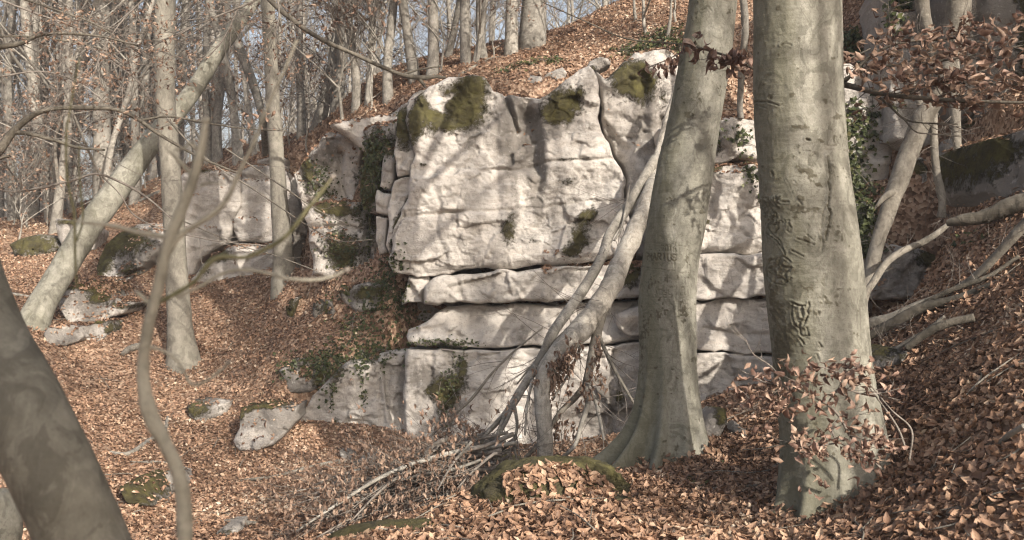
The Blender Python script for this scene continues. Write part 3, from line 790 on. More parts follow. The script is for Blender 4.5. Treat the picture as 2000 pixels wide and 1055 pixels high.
boulder('big pale boulder with a dark mossy cap, below the leaning beech at left', [(104,590),(116,556),(140,546),(180,546),(212,562),(240,584),(262,592),(240,612),(205,626),(170,634),(150,640),(120,628)], 16.6, seed=61, R=.12, Rtop=.3, T=1.3, amp=.05, coarse=.1,
  moss=[('g',165,556,50,12,1.2),('g',195,580,24,16,1.1),('g',240,598,22,8,.9)], stain=[('g',180,590,20,30,.6)])
boulder('grey half-shaded stone under the big pale boulder', [(84,655),(96,644),(130,636),(158,640),(160,658),(140,670),(104,682),(90,672)], 16.3, seed=62, R=.12, stain=[('g',100,660,30,20,.9)])  # the stain paints the stone's shaded left half
boulder('small squared pale stone with a moss top under the big pale boulder', [(163,660),(170,638),(185,626),(205,628),(212,645),(200,662),(175,670)], 16.2, seed=63, R=.10, moss=[('g',188,630,20,6,1.0),('g',212,645,10,14,.8)])
boulder('large moss-covered boulder with leaves on top beside the pale split blocks', [(182,520),(200,476),(225,450),(255,436),(300,432),(325,440),(330,470),(312,490),(290,512),(262,540),(240,556),(214,560),(190,545)], 18.3, seed=64, R=.18, Rtop=.5, T=1.6, amp=.10, coarse=.2,
  moss=[('g',240,470,60,34,1.1),('g',195,520,20,36,1.0),('g',250,530,22,18,.7)], stain=[('g',280,500,40,30,.3)], feats=[('l',[(240,540),(280,525),(312,492)],5,.25)])
boulder('white upright rock stub behind the leaning beech', [(110,432),(130,428),(170,436),(190,450),(180,490),(140,500),(120,494)], 21.0, seed=65, R=.10, res=.04, moss=[('g',150,434,50,7,.9)], feats=[('l',[(135,440),(137,470),(140,495)],4,.1)])
boulder('low mossy rock hump at the far left edge of the slope', [(14,480),(40,462),(80,458),(106,466),(112,482),(90,500),(50,505),(20,498)], 21.5, seed=66, R=.3, res=.04, moss=[('g',60,478,70,30,1.0)])
boulder('broad pale boulder half buried in leaves at the foot of the wall', [(455,862),(466,832),(472,800),(500,792),(545,790),(585,790),(582,820),(560,848),(530,870),(500,886),(462,884)], 13.4, seed=67, R=.14, T=.8, amp=.05, coarse=.08,
  moss=[('g',468,808,18,20,.95),('g',520,792,60,8,.9),('g',500,795,30,6,.5)], stain=[('g',530,812,70,26,.7),('g',490,855,40,24,-.3)])
boulder('flat mossy rock almost covered by leaves left of the broad boulder', [(356,800),(368,782),(400,784),(440,786),(440,808),(410,822),(385,830),(365,818)], 14.2, seed=68, R=.25, moss=[('g',380,800,40,26,.8)], stain=[('g',410,805,30,20,.4)])
boulder('pale ivy-fringed rock left of the lower wall', [(545,720),(575,704),(605,702),(640,715),(640,740),(612,770),(585,776),(560,772),(550,745)], 14.3, seed=69, R=.14, moss=[('g',630,735,26,40,.9),('g',560,712,24,12,.7)], stain=[('g',570,740,30,30,.4)])
boulder('dark round mossy rock standing alone on the leafy slope', [(607,600),(612,585),(630,580),(646,584),(648,605),(640,624),(626,630),(612,622)], 15.0, seed=70, R=.14, moss=[('g',628,605,30,30,.65)], stain=[('g',628,605,40,40,.9)])
boulder('narrow mossy rock left of the round one on the slope', [(560,600),(566,582),(578,578),(578,605),(570,624),(560,618)], 15.6, seed=71, R=.1, moss=[('g',568,600,30,30,.9)])
boulder('leaning mossy slab end left of the split rock on the slope', [(660,568),(668,556),(684,560),(690,578),(692,602),(680,604),(668,594)], 14.9, seed=72, R=.08, moss=[('g',670,565,20,14,1.0)])
boulder('mossy rock with a pale broken corner under the tall cliff', [(684,572),(692,560),(720,556),(745,560),(746,585),(730,604),(700,612),(690,598)], 14.7, seed=73, R=.12, T=.8, moss=[('g',720,572,40,18,1.0)], stain=[('g',740,590,12,20,.4)])
boulder('left one of two grey stones below the lower wall', [(657,890),(672,886),(688,889),(686,903),(664,905)], 12.4, seed=74, R=.08, T=.35, stain=[('g',670,895,30,20,.4)])
boulder('right one of two grey stones below the lower wall', [(692,900),(712,890),(738,886),(740,894),(720,908),(696,914)], 12.1, seed=75, R=.08, T=.35, stain=[('g',715,895,30,20,.4)])
boulder('small flat slate-grey stone in the dry twigs', [(648,944),(660,934),(676,938),(684,950),(664,956)], 11.2, seed=76, R=.06, T=.3, stain=[('g',665,945,30,20,.9)])
boulder('moss-edged dark rock right of the blurred trunk', [(230,958),(252,944),(275,950),(292,978),(294,996),(262,998),(240,988)], 11.0, seed=77, R=.2, T=.8, moss=[('g',260,960,60,50,.95)], stain=[('g',260,970,90,60,1.1)])
boulder('grey lichen-spotted rock right behind the blurred sapling', [(286,950),(292,932),(320,928),(340,934),(344,960),(310,966)], 11.4, seed=78, R=.15, T=.6, moss=[('g',300,940,14,14,.7)], stain=[('g',320,945,30,20,.5)])
boulder('low round stone beside the grey plank', [(412,1040),(428,1026),(456,1026),(462,1044),(440,1056),(416,1056)], 10.3, seed=79, R=.12, T=.4, moss=[('g',430,1040,30,20,.4)], stain=[('g',430,1040,40,30,.5)])
boulder('dark upright mossy stone to the right of the carved middle beech', [(1374,846),(1380,810),(1396,796),(1414,800),(1424,826),(1410,852),(1392,868),(1378,866)], 8.9, seed=80, R=.10, T=.35, moss=[('g',1412,815,16,24,1.0)], stain=[('g',1388,835,20,50,.9)])
boulder('grey flat stone lying in the leaves between the two thick beeches', [(1424,846),(1440,836),(1468,842),(1484,850),(1476,858),(1440,858)], 8.6, seed=81, R=.05, T=.25, stain=[('g',1450,848,60,20,.6)])
boulder('mossy rock with a lit corner under the brush branches', [(935,890),(955,878),(985,882),(1000,900),(990,925),(950,925)], 9.6, seed=82, R=.12, T=.4, moss=[('g',965,890,40,16,.9)], stain=[('g',960,910,40,20,.4)])
boulder('mossy stone at the foot of the leaning dead trunk', [(985,905),(1000,893),(1020,900),(1022,918),(1000,925)], 9.4, seed=83, R=.1, T=.3, moss=[('g',1000,900,40,16,.9)])
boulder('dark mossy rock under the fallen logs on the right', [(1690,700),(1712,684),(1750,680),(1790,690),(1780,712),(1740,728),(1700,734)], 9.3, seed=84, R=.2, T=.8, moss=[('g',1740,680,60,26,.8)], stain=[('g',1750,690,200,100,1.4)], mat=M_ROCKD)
boulder('mossy yellow-green stone behind the thin stems on the right', [(1765,350),(1775,318),(1800,306),(1818,318),(1820,350),(1795,362)], 11.2, seed=85, R=.14, T=.6, moss=[('g',1790,330,34,24,.8)])
boulder('pale lichened stone at the foot of the thin stems on the right', [(1815,330),(1830,290),(1860,268),(1905,270),(1915,300),(1880,330),(1850,350)], 11.0, seed=86, R=.16, T=.7, moss=[('g',1850,310,26,20,.5)])
boulder('large dark mossy boulder at the right edge above the fallen logs', [(1925,300),(1950,268),(1990,250),(2060,236),(2080,330),(2060,385),(1990,392),(1945,370)], 9.6, seed=87, R=.4, T=1.2, coarse=.5, amp=.14, moss=[('g',1970,280,70,34,.9),('g',1940,330,26,40,.6)], stain=[('g',1990,320,140,120,1.3)], mat=M_ROCKD)  # heavy stain darkens this boulder in place of the shade on it
# dark cliffs upper right; their shade is also put into tone and stain
rw = thing('shaded_cliff_wall', 'dark shaded rock wall at the upper right behind the leafy branch', 'cliff', P(1920, 260, 12))
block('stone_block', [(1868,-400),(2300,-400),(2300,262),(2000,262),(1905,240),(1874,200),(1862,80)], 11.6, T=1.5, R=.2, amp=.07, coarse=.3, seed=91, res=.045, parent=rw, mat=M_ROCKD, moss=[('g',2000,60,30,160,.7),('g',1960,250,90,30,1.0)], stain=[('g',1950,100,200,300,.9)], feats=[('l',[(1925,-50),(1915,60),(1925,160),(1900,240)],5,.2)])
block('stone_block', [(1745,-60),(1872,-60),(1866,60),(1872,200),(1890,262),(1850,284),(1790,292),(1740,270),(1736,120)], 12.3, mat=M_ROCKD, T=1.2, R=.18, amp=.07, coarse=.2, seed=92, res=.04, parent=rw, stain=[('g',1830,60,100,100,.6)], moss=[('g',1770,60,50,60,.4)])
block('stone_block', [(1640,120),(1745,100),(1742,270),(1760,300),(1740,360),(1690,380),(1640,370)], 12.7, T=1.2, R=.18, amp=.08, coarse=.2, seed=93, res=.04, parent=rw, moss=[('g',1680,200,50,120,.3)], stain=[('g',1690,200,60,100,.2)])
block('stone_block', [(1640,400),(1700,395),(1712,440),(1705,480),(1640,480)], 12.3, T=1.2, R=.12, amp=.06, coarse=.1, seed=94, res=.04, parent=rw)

block('stone_block', [(2960,-1500),(3500,-1700),(3700,700),(2950,700),(2920,0)], 7.6, T=2.0, R=.3, amp=.1, coarse=.4, seed=95, res=.09, parent=rw, mat=M_ROCKD, stain=[('g',3000,0,900,900,.8)])  # unseen block added beyond the right edge to shade this corner
# front mossy boulder
def dome(name, label, c, r, seed, moss=1.0, mat=None, parent=None, sq=(1, 1, 1), amp=.12, n=90):
    th = np.linspace(0, 2 * math.pi, n, endpoint=False); ph = np.linspace(0.02, math.pi * .62, n // 2)
    T_, Ph = np.meshgrid(th, ph)
    D_ = np.stack([np.sin(Ph) * np.cos(T_), np.sin(Ph) * np.sin(T_), np.cos(Ph)], -1).reshape(-1, 3)
    rr = 1 + amp * fbm(D_ * 1.6 + seed, 4, seed) + amp * .35 * fbm(D_ * 6 + seed, 4, seed + 3, ridge=True) + .02 * fbm(D_ * 20 + seed, 3, seed + 5)
    V = D_ * rr[:, None] * np.array(r) + np.array(c)
    k = len(ph); i = np.arange(k - 1)[:, None] * n; j = np.arange(n)[None, :]; j2 = (j + 1) % n
    Q = np.stack([i + j, i + n + j, i + n + j2, i + j2], -1).reshape(-1, 4)
    Tt = np.stack([np.full(n, k * n), np.arange(n), (np.arange(n) + 1) % n], -1)
    V = np.vstack([V, V[:n].mean(0)])
    a = Acc(); a.add(V, Q, Tt, moss=moss * smooth(-.1, .4, np.append(D_[:, 2], 1)), stain=np.full(len(V), .3))
    o = a.build(name, mat or M_ROCK, parent, origin=c)
    global _rn
    ROCKV.append(V); ROCKF.append(Q + _rn); _rn += len(V)
    return o
c = P(1075, 990, 7.35)
tag(dome('boulder', '', (c[0], c[1] + .08, c[2] - .01), (.58, .46, .36), 101, 1.1, amp=.16), 'flat mossy boulder heaped with dead leaves in front of the leaning dead trunk', 'boulder')
c = P(1195, 985, 7.1)
tag(dome('boulder', '', (c[0], c[1], c[2] - .16), (.4, .3, .22), 102, .8, amp=.12), 'low mossy stone almost buried in leaves below the roots of the middle beech', 'boulder')
c = P(870, 1030, 6.9)
tag(dome('boulder', '', (c[0], c[1], c[2] - .2), (.9, .35, .25), 103, 1.1, amp=.12), 'mossy bank stone at the lower edge left of the leaf heap', 'boulder')
print('rocks', round(time.time() - T0, 1), _rn)

# ------------------------------------------------------------ the two thick beeches in front
def big_trunk(name, label, rows, Y0, mat, n=200, step=0.009, lobes=(), strokes=(), feats=(), cracks=(), seed=0, top=None, algae_shade_left=.5, sink=.35, limbs=(), quiet=None):
    rows = np.array(rows, float)
    zb = EYE - (rows[-1, 0] - CY) / F * Y0
    vv = rows[:, 0]
    vtop = top if top is not None else vv[0]
    v = np.arange(vtop, vv[-1], step * F / Y0 * 1.0)
    if len(v) > 900: pass
    uL = np.interp(v, vv, rows[:, 1]); uR = np.interp(v, vv, rows[:, 2])
    ker = np.hanning(41); ker /= ker.sum()
    pad = lambda a: np.convolve(np.pad(a, 20, mode='edge'), ker, 'valid')
    uL, uR = pad(uL), pad(uR)
    # beyond the frame's top: taper upward
    cx = ((uL + uR) / 2 - CX) / F * Y0; r = (uR - uL) / 2 / F * Y0; z = EYE - (v - CY) / F * Y0
    # extra rings below ground
    k2 = int(sink / 0.02)
    z = np.append(z, z[-1] - np.arange(1, k2) * .02); cx = np.append(cx, np.full(k2 - 1, cx[-1])); r = np.append(r, np.full(k2 - 1, r[-1]))
    m = len(z)
    th = np.linspace(0, 2 * math.pi, n, endpoint=False)
    TH = np.tile(th, m); ZZ = np.repeat(z, n); RR = np.repeat(r, n); CXX = np.repeat(cx, n)
    base = np.stack([np.cos(TH), np.sin(TH), ZZ * 0.35], -1)
    d = RR * (0.035 * fbm(base * 1.3, 3, seed) ) + 0.006 * fbm(np.stack([np.cos(TH) * 4, np.sin(TH) * 4, ZZ * 3], -1), 4, seed + 1)
    d += 0.0022 * fbm(np.stack([np.cos(TH) * 5, np.sin(TH) * 5, ZZ * 40], -1), 3, seed + 2)
    h = np.maximum(ZZ - zb, 0)
    for (a, amp, wd, hh) in lobes:
        da = (TH - R_(a) + math.pi) % (2 * math.pi) - math.pi
        d += amp * np.exp(-(da / wd) ** 2) * np.exp(-h / hh)
    pos = np.stack([CXX + np.cos(TH) * RR, Y0 + np.sin(TH) * RR * .96, ZZ], -1)
    U = CX + pos[:, 0] / pos[:, 1] * F; Vv = CY - (pos[:, 2] - EYE) / pos[:, 1] * F
    front = np.sin(TH) < 0.15
    scar = np.zeros(len(U)); pale = np.zeros(len(U))
    nz = fbm(pos * 30, 3, seed + 9)
    idx = np.nonzero(front & (Vv > -20) & (Vv < 1080))[0]
    uu, v2 = U[idx] + nz[idx] * 2.0, Vv[idx] + nz[idx] * 2.0
    jit = fbm(pos[idx] * 55, 2, seed + 12)
    rs_ = random.Random(seed * 3)
    feats = list(feats)
    for _ in range(130):
        q_ = rs_.randrange(len(rows)); v_ = rs_.uniform(0, 1000); l_, r_ = np.interp(v_, vv, rows[:, 1]), np.interp(v_, vv, rows[:, 2])
        big_ = rs_.random() < .3
        if quiet and quiet[1] < v_ < quiet[3]: continue
        feats.append(('g', rs_.uniform(l_, r_), v_, rs_.uniform(2, 5) * (2.2 if big_ else 1), rs_.uniform(1.5, 4) * (2.2 if big_ else 1), rs_.uniform(.3, .8), rs_.uniform(-30, 30)))
    strokes = list(strokes)
    for _ in range(46):
        v_ = rs_.uniform(0, 1000); l_, r_ = np.interp(v_, vv, rows[:, 1]), np.interp(v_, vv, rows[:, 2]); u_ = rs_.uniform(l_, r_ - 20); w_ = rs_.uniform(8, 50)
        strokes.append(([(u_, v_), (u_ + w_ * .5, v_ + rs_.uniform(-2, 2)), (u_ + w_, v_ + rs_.uniform(-3, 3))], rs_.uniform(.7, 1.2), .0025, .45))
    for (pts, w, amp, sc) in strokes:
        P_ = np.array(pts)
        bb = (uu > P_[:, 0].min() - 4 * w) & (uu < P_[:, 0].max() + 4 * w) & (v2 > P_[:, 1].min() - 4 * w) & (v2 < P_[:, 1].max() + 4 * w)
        ii = np.nonzero(bb)[0]
        if not len(ii): continue
        dd, _, _ = seg_dist(uu[ii], v2[ii], pts)
        w = w * .82
        g = np.exp(-(dd / w) ** 2)
        rim = np.exp(-((dd - 1.9 * w) / (0.8 * w)) ** 2)
        d[idx[ii]] += (-.75 * amp * g + amp * .6 * rim) * (1 + .8 * jit[ii])
        scar[idx[ii]] = np.maximum(scar[idx[ii]], g * sc * np.clip(.85 + .8 * jit[ii], .25, 1))
    if len(feats):
        fe = field(U[idx], Vv[idx], feats)
        d[idx] += 0.006 * np.clip(fe, 0, 1) * (jit + 0.8 * fbm(pos[idx] * 75, 2, seed + 21, ridge=True))
        scar[idx] = np.maximum(scar[idx], 0.95 * smooth(0.25, 0.75, fe + jit * .55))
    al = algae_shade_left * smooth(-.1, .95, -np.cos(TH)) + 0.3 * np.exp(-h / .5)  # algal tint, deepened on the left to paint the trunk's shaded side
    pos[:, 0] += np.cos(TH) * d; pos[:, 1] += np.sin(TH) * d
    i = np.arange(m - 1)[:, None] * n; j = np.arange(n)[None, :]; j2 = (j + 1) % n
    Q = np.stack([i + j, i + n + j, i + n + j2, i + j2], -1).reshape(-1, 4)
    t = thing(name, label, 'tree', (cx[-k2], Y0, zb))
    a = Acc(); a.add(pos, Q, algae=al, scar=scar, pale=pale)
    # the rest of the trunk above the picture, a plain taper
    zt = z[0]; rt = r[0]; dx = (cx[0] - cx[60]) / (z[0] - z[60])
    up = np.array([[cx[0] + dx * s * .8 + .05 * math.sin(s), Y0 + .02 * s, zt + s] for s in (0, .7, 1.6, 3, 5, 7.5, 10, 13)]) - np.array([0, 0, .02])
    tube(a, up, rt * np.array([.995, .97, .93, .86, .75, .6, .42, .15]), n=24, k=30, rough=.03, seed=seed)
    a.build('trunk', mat, t)
    b = Acc(); tw = Acc()
    rr = random.Random(seed)
    for q in range(11):
        s0 = up[2 + q % 5]; ang = rr.uniform(0, 2 * math.pi)
        L = rr.uniform(2.2, 4)
        e = np.array([math.cos(ang), math.sin(ang), .75])
        pts = [s0 + e * L * f + np.array([rr.uniform(-.2, .2), rr.uniform(-.2, .2), rr.uniform(0, .3) + .5 * f * f]) * (f > 0) for f in (0, .3, .6, 1)]
        tube(b, pts, [.07, .05, .03, .012], n=6, k=8)
        for w in range(9):
            f = rr.uniform(.3, 1); p = pts[0] + (pts[3] - pts[0]) * f
            e2 = e + np.array([rr.uniform(-.9, .9), rr.uniform(-.9, .9), rr.uniform(-.4, .6)])
            tube(tw, [p, p + e2 * .5, p + e2 * 1.1 + np.array([0, 0, .1])], [.012, .008, .004], n=4, cap=False)
    b.build('limbs', mat, t)['kind'] = 'stuff'; tw.build('twigs', M_TWIG, t)['kind'] = 'stuff'
    return t

# letters as strokes on a 4 x 6 grid
LET = {'A': [[(0,6),(2,0),(4,6)],[(1,4),(3,4)]], 'R': [[(0,6),(0,0),(3,0),(4,1.5),(3,3),(0,3)],[(1.5,3),(4,6)]], 'M': [[(0,6),(.3,0),(2,3.5),(3.7,0),(4,6)]],
 'I': [[(2,0),(2,6)]], 'U': [[(0,0),(0,5),(1,6),(3,6),(4,5),(4,0)]], 'S': [[(4,.8),(3,0),(1,0),(0,1.3),(1,2.8),(3,3.2),(4,4.6),(3,6),(1,6),(0,5.2)]],
 '2': [[(0,1),(1,0),(3,0),(4,1.5),(0,6),(4,6)]], '0': [[(1,0),(0,1.5),(0,4.5),(1,6),(3,6),(4,4.5),(4,1.5),(3,0),(1,0)]], '1': [[(1,1.2),(2.4,0),(2.4,6)]], '6': [[(3.6,0),(1,1.8),(0,4.2),(1,6),(3,6),(4,4.4),(3,3.1),(.6,3.6)]],
 '5': [[(4,0),(.4,0),(.2,2.6),(3,2.6),(4,4.2),(3,6),(0,6)]], '.': [[(1.6,5.6),(2.2,6)]], 'E': [[(4,0),(0,0),(0,6),(4,6)],[(0,3),(3,3)]], 'Y': [[(0,0),(2,3),(4,0)],[(2,3),(2,6)]], 'N': [[(0,6),(0,0),(4,6),(4,0)]],
 'L': [[(0,0),(0,6),(4,6)]], 'C': [[(4,.8),(3,0),(1,0),(0,1.5),(0,4.5),(1,6),(3,6),(4,5.2)]], 'P': [[(0,6),(0,0),(3,0),(4,1.5),(3,3),(0,3)]], 'O': [[(1,0),(0,1.5),(0,4.5),(1,6),(3,6),(4,4.5),(4,1.5),(3,0),(1,0)]],
 'Z': [[(0,0),(4,0),(0,6),(4,6)]], 'W': [[(0,0),(1,6),(2,2),(3,6),(4,0)]], 'K': [[(0,0),(0,6)],[(4,0),(0,3.4),(4,6)]], '+': [[(2,1.4),(2,4.8)],[(.4,3),(3.6,3)]], 's': [[(3.6,2.4),(1,2),(.4,3),(3.4,4.4),(3,6),(.4,5.6)]],
 'a': [[(.6,2.4),(3,2),(3.6,3),(3.6,6)],[(3.6,4),(1,4),(.4,5.2),(1.4,6),(3.6,5.4)]], 'n': [[(.5,6),(.5,2)],[(.5,3),(2,2),(3.4,3),(3.4,6)]], 'p': [[(.5,8),(.5,2),(3,2),(3.8,3.6),(3,5.4),(.5,5.4)]], 'i': [[(2,2.4),(2,6)]],
 'o': [[(2,2),(.5,3),(.5,5),(2,6),(3.5,5),(3.5,3),(2,2)]], 'z': [[(.5,2.2),(3.5,2.2),(.5,6),(3.5,6)]]}
def word(txt, u, v, w, h, adv, lw, amp, sc, slope=0.0):
    out = []
    for c in txt:
        for st in LET.get(c, []):
            out.append(([(u + x / 4 * w, v + y / 6 * h + slope * (x / 4 * w)) for x, y in st], lw, amp, sc))
        u += adv; v += adv * slope
    return out
def S_(pts, w=1.6, amp=.006, sc=.8): return [(pts, w, amp, sc)]

strA = (word('8.3.2016', 1262, 477, 5.6, 11, 7.4, 1.35, .006, 1.0, .06) + word('MARIUS', 1265, 495, 7, 13, 9.6, 1.7, .008, 1.3, .03) + word('EYN', 1274, 514, 5, 8, 7, 1.2, .004, .7)
        + word('ACSL', 1277, 566, 7, 10, 9.5, 1.35, .005, .75) + word('A', 1252, 554, 6, 11, 8, 1.3, .004, .6) + word('PE', 1262, 552, 5, 9, 8, 1.2, .003, .5)
        + S_([(1260,473),(1310,477),(1320,480)], 1.2, .004, .6) + S_([(1320,470),(1319,500),(1317,528)], 1.3, .005, .7) + S_([(1254,521),(1285,526),(1318,529)], 1.3, .005, .7)
        + S_([(1322,528),(1320,560),(1319,590)], 1.1, .004, .6) + S_([(1253,579),(1282,580),(1311,581),(1311,566)], 1.1, .004, .6) + S_([(1302,585),(1315,598),(1318,612),(1316,626)], 1.3, .004, .6)
        + S_([(1326,534),(1340,533)]) + S_([(1332,560),(1328,575),(1338,578),(1336,562),(1332,560)], 1.4) + S_([(1328,590),(1342,596),(1340,618),(1328,616),(1328,590)], 1.4)
        + S_([(1262,405),(1290,408)], 1.4, .004, .4) + S_([(1310,450),(1316,470),(1330,455)], 1.3, .004, .5) + S_([(1326,480),(1345,481)], 1.2, .004) + S_([(1344,530),(1350,560),(1346,600)], 1.2, .003, .5)
        + S_([(1350,640),(1356,660)], 2, .006, .4) + S_([(1300,30),(1306,26)], 1.2) + S_([(1370,20),(1382,12),(1390,22)], 2, .006, .6))
treeA = big_trunk('beech_tree', 'grey beech carved with letters, its base flaring into roots, in the middle of the picture',
 [(0,1347,1440),(60,1338,1433),(100,1330,1430),(200,1312,1412),(260,1300,1402),(300,1290,1397),(350,1280,1390),(400,1271,1383),(450,1263,1375),(500,1257,1365),(550,1250,1360),(600,1247,1358),(650,1249,1360),(700,1251,1359),(750,1250,1361),(800,1246,1366),(840,1238,1370),(870,1228,1374),(900,1218,1372),(930,1210,1362)],
 8.5, M_BEECH, n=210, step=.0085, seed=11, top=-60, quiet=(1250, 462, 1350, 585), algae_shade_left=.95,
 lobes=[(186,.58,.17,.24),(216,.46,.14,.26),(252,.36,.13,.24),(290,.20,.15,.22),(322,.16,.14,.2),(345,.15,.3,.3),(90,.3,.3,.3),(140,.3,.25,.3)], strokes=strA,
 feats=[('g',1290,610,22,20,.5),('g',1335,600,14,30,.5),('g',1262,640,10,30,.4),('g',1345,510,12,40,.4),('g',1300,545,30,14,.4),('g',1360,30,14,18,.4),('g',1270,560,20,20,.3),('g',1255,700,8,80,.4)])

strB = (word('PWE', 1490, 386, 10, 18, 11, 1.7, .009, .9, .04) + word('K', 1516, 384, 8, 16, 10, 1.6, .008, .9) + word('sin', 1493, 411, 8, 14, 9, 1.6, .008, .9) + word('spinoz', 1497, 424, 7, 12, 8.2, 1.5, .008, .9, .05)
        + S_([(1540,432),(1545,445),(1542,455),(1537,450),(1541,436)], 1.7, .009, .9)
        + S_([(1510,458),(1500,445),(1503,438),(1512,440),(1520,437),(1521,446),(1511,459),(1509,463)], 1.8, .010, .9) + S_([(1497,456),(1515,468),(1530,488),(1534,497)], 1.7, .010, .9) + S_([(1512,460),(1524,470),(1534,495)], 1.6, .009, .8)
        + S_([(1547,490),(1560,496),(1570,501)], 2, .010, .8)
        # star in a ring
        + S_([(1524,504),(1529,522),(1547,523),(1533,533),(1537,552),(1524,541),(1512,551),(1516,533),(1504,523),(1519,521),(1524,504)], 2.1, .012, .9) + S_([(1508,504),(1500,520),(1501,540),(1512,553),(1530,556),(1546,543)], 1.8, .010, .8)
        + S_([(1506,508),(1530,500),(1545,512)], 1.8, .010, .8)
        # long vertical crack
        + S_([(1616,306),(1617,318),(1620,330),(1621,345),(1617,356),(1620,372),(1619,390),(1616,402),(1621,416),(1620,430),(1616,445),(1614,460),(1613,470)], 2.2, .022, 1.3)
        + S_([(1613,400),(1606,420),(1603,450),(1608,475),(1604,490)], 2.2, .008, .6) + S_([(1620,240),(1618,252),(1628,256),(1634,254)], 1.5, .006, .8)
        + S_([(1617,256),(1616,284),(1634,285),(1640,276)], 2.2, .005, .6) + S_([(1626,258),(1628,278)], 1.8, .004, .6) + S_([(1565,296),(1590,294),(1640,292),(1660,296)], 1.1, .004, .6)
        + S_([(1590,300),(1596,302),(1594,314),(1584,325),(1577,322),(1580,308),(1590,300)], 1.8, .006, .6) + S_([(1625,322),(1633,330),(1628,337),(1624,326)], 1.9, .010, .9) + S_([(1598,318),(1602,326)], 2.4, .006, .6)
        + S_([(1575,272),(1580,273)], 2.6, .014, 1.3) + S_([(1535,350),(1545,370),(1549,380)], 1.3, .005, .6) + S_([(1549,352),(1553,356)], 2, .006, .8) + S_([(1487,343),(1488,360),(1491,370)], 1.6, .008, .7)
        + S_([(1507,336),(1510,344)], 2.4, .008, .8) + S_([(1560,392),(1566,400)], 2.4, .008, .7) + S_([(1528,395),(1540,394)], 2.2, .010, 1.0)
        + S_([(1560,412),(1580,405),(1600,410)], 1.8, .006, .6) + S_([(1556,466),(1575,472),(1590,478)], 2, .008, .8) + S_([(1580,440),(1577,460),(1590,470)], 1.7, .006, .6) + S_([(1600,440),(1598,466)], 1.8, .006, .6)
        # wound with bark rolls
        + S_([(1545,590),(1558,596),(1574,598)], 2.2, .016, 1.3) + S_([(1581,590),(1578,606),(1579,614),(1572,628),(1570,636)], 2.2, .014, 1.2) + S_([(1562,630),(1562,650),(1568,658),(1580,656),(1576,640)], 2.0, .012, 1.1)
        + S_([(1548,594),(1546,612),(1550,632),(1560,640)], 2.0, .010, .8) + S_([(1565,600),(1567,616)], 3.2, .014, .8) + S_([(1563,660),(1570,672)], 2.0, .010, 1.1)
        + S_([(1600,670),(1606,678),(1598,680)], 2.0, .009, .9) + S_([(1595,692),(1600,704)], 2.2, .010, 1.0) + S_([(1594,606),(1600,610),(1598,618)], 1.8, .008, .9) + S_([(1612,582),(1616,588)], 2.4, .008, .9)
        + S_([(1492,570),(1512,568)], 1.4, .006, .6) + S_([(1520,655),(1516,680),(1522,705)], 1.5, .006, .6) + S_([(1530,712),(1532,745)], 1.4, .006, .6)
        + S_([(1610,545),(1604,552),(1611,560),(1612,536)], 1.9, .006, .6) + S_([(1570,556),(1595,552),(1597,562)], 1.5, .005, .5)
        + S_([(1675,660),(1664,650)], 1.2, .004, .5) + S_([(1477,200),(1500,199),(1520,205)], 2.0, .010, .8) + S_([(1525,88),(1535,84),(1545,88)], 2.2, .009, .8) + S_([(1480,206),(1496,212)], 1.6, .006, .6)
        + word('WT', 1560, 862, 9, 14, 12, 1.6, .005, .6) + word('XO', 1682, 848, 8, 12, 11, 1.5, .004, .6) + word('E', 1530, 862, 8, 12, 11, 1.6, .005, .6))
treeB = big_trunk('beech_tree', 'thickest beech, densely scarred with a carved star, heart and a long bark crack, at right',
 [(0,1473,1640),(100,1474,1643),(200,1475,1645),(250,1478,1648),(300,1482,1651),(350,1485,1656),(400,1488,1665),(450,1490,1672),(500,1492,1678),(550,1496,1683),(600,1500,1688),(650,1505,1692),(700,1510,1697),(750,1515,1704),(800,1521,1713),(850,1525,1722),(900,1525,1729),(950,1520,1732),(1000,1515,1730),(1035,1512,1725)],
 6.7, M_BEECH, n=250, step=.0078, seed=12, top=-60, algae_shade_left=.9, sink=.4,
 lobes=[(192,.16,.16,.16),(228,.17,.13,.18),(262,.14,.12,.15),(296,.17,.13,.17),(330,.18,.15,.2),(355,.24,.2,.25),(120,.2,.3,.3)], strokes=strB,
 feats=[('g',1525,525,26,26,.7),('g',1507,395,22,14,.6),('g',1512,420,26,16,.5),('g',1560,408,18,9,.6),('g',1590,408,30,9,.5),('g',1575,335,18,7,.8),('g',1560,248,18,6,.8),('g',1516,600,16,26,.65),('g',1512,565,10,10,.4),
        ('g',1566,620,26,40,.35),('g',1530,640,30,60,.25),('g',1520,700,24,60,.35),('g',1600,460,20,18,.45),('g',1642,455,24,24,.4),('g',1580,560,26,14,.45),('g',1540,660,16,30,.4),('g',1650,340,14,30,.3),
        ('g',1640,270,16,24,.4),('g',1600,380,26,10,.35),('g',1545,725,20,50,.25),('g',1600,690,18,16,.4),('g',1640,600,30,30,.25),('g',1610,590,14,10,.5),('g',1520,760,14,60,.4),('g',1570,860,30,20,.3)])

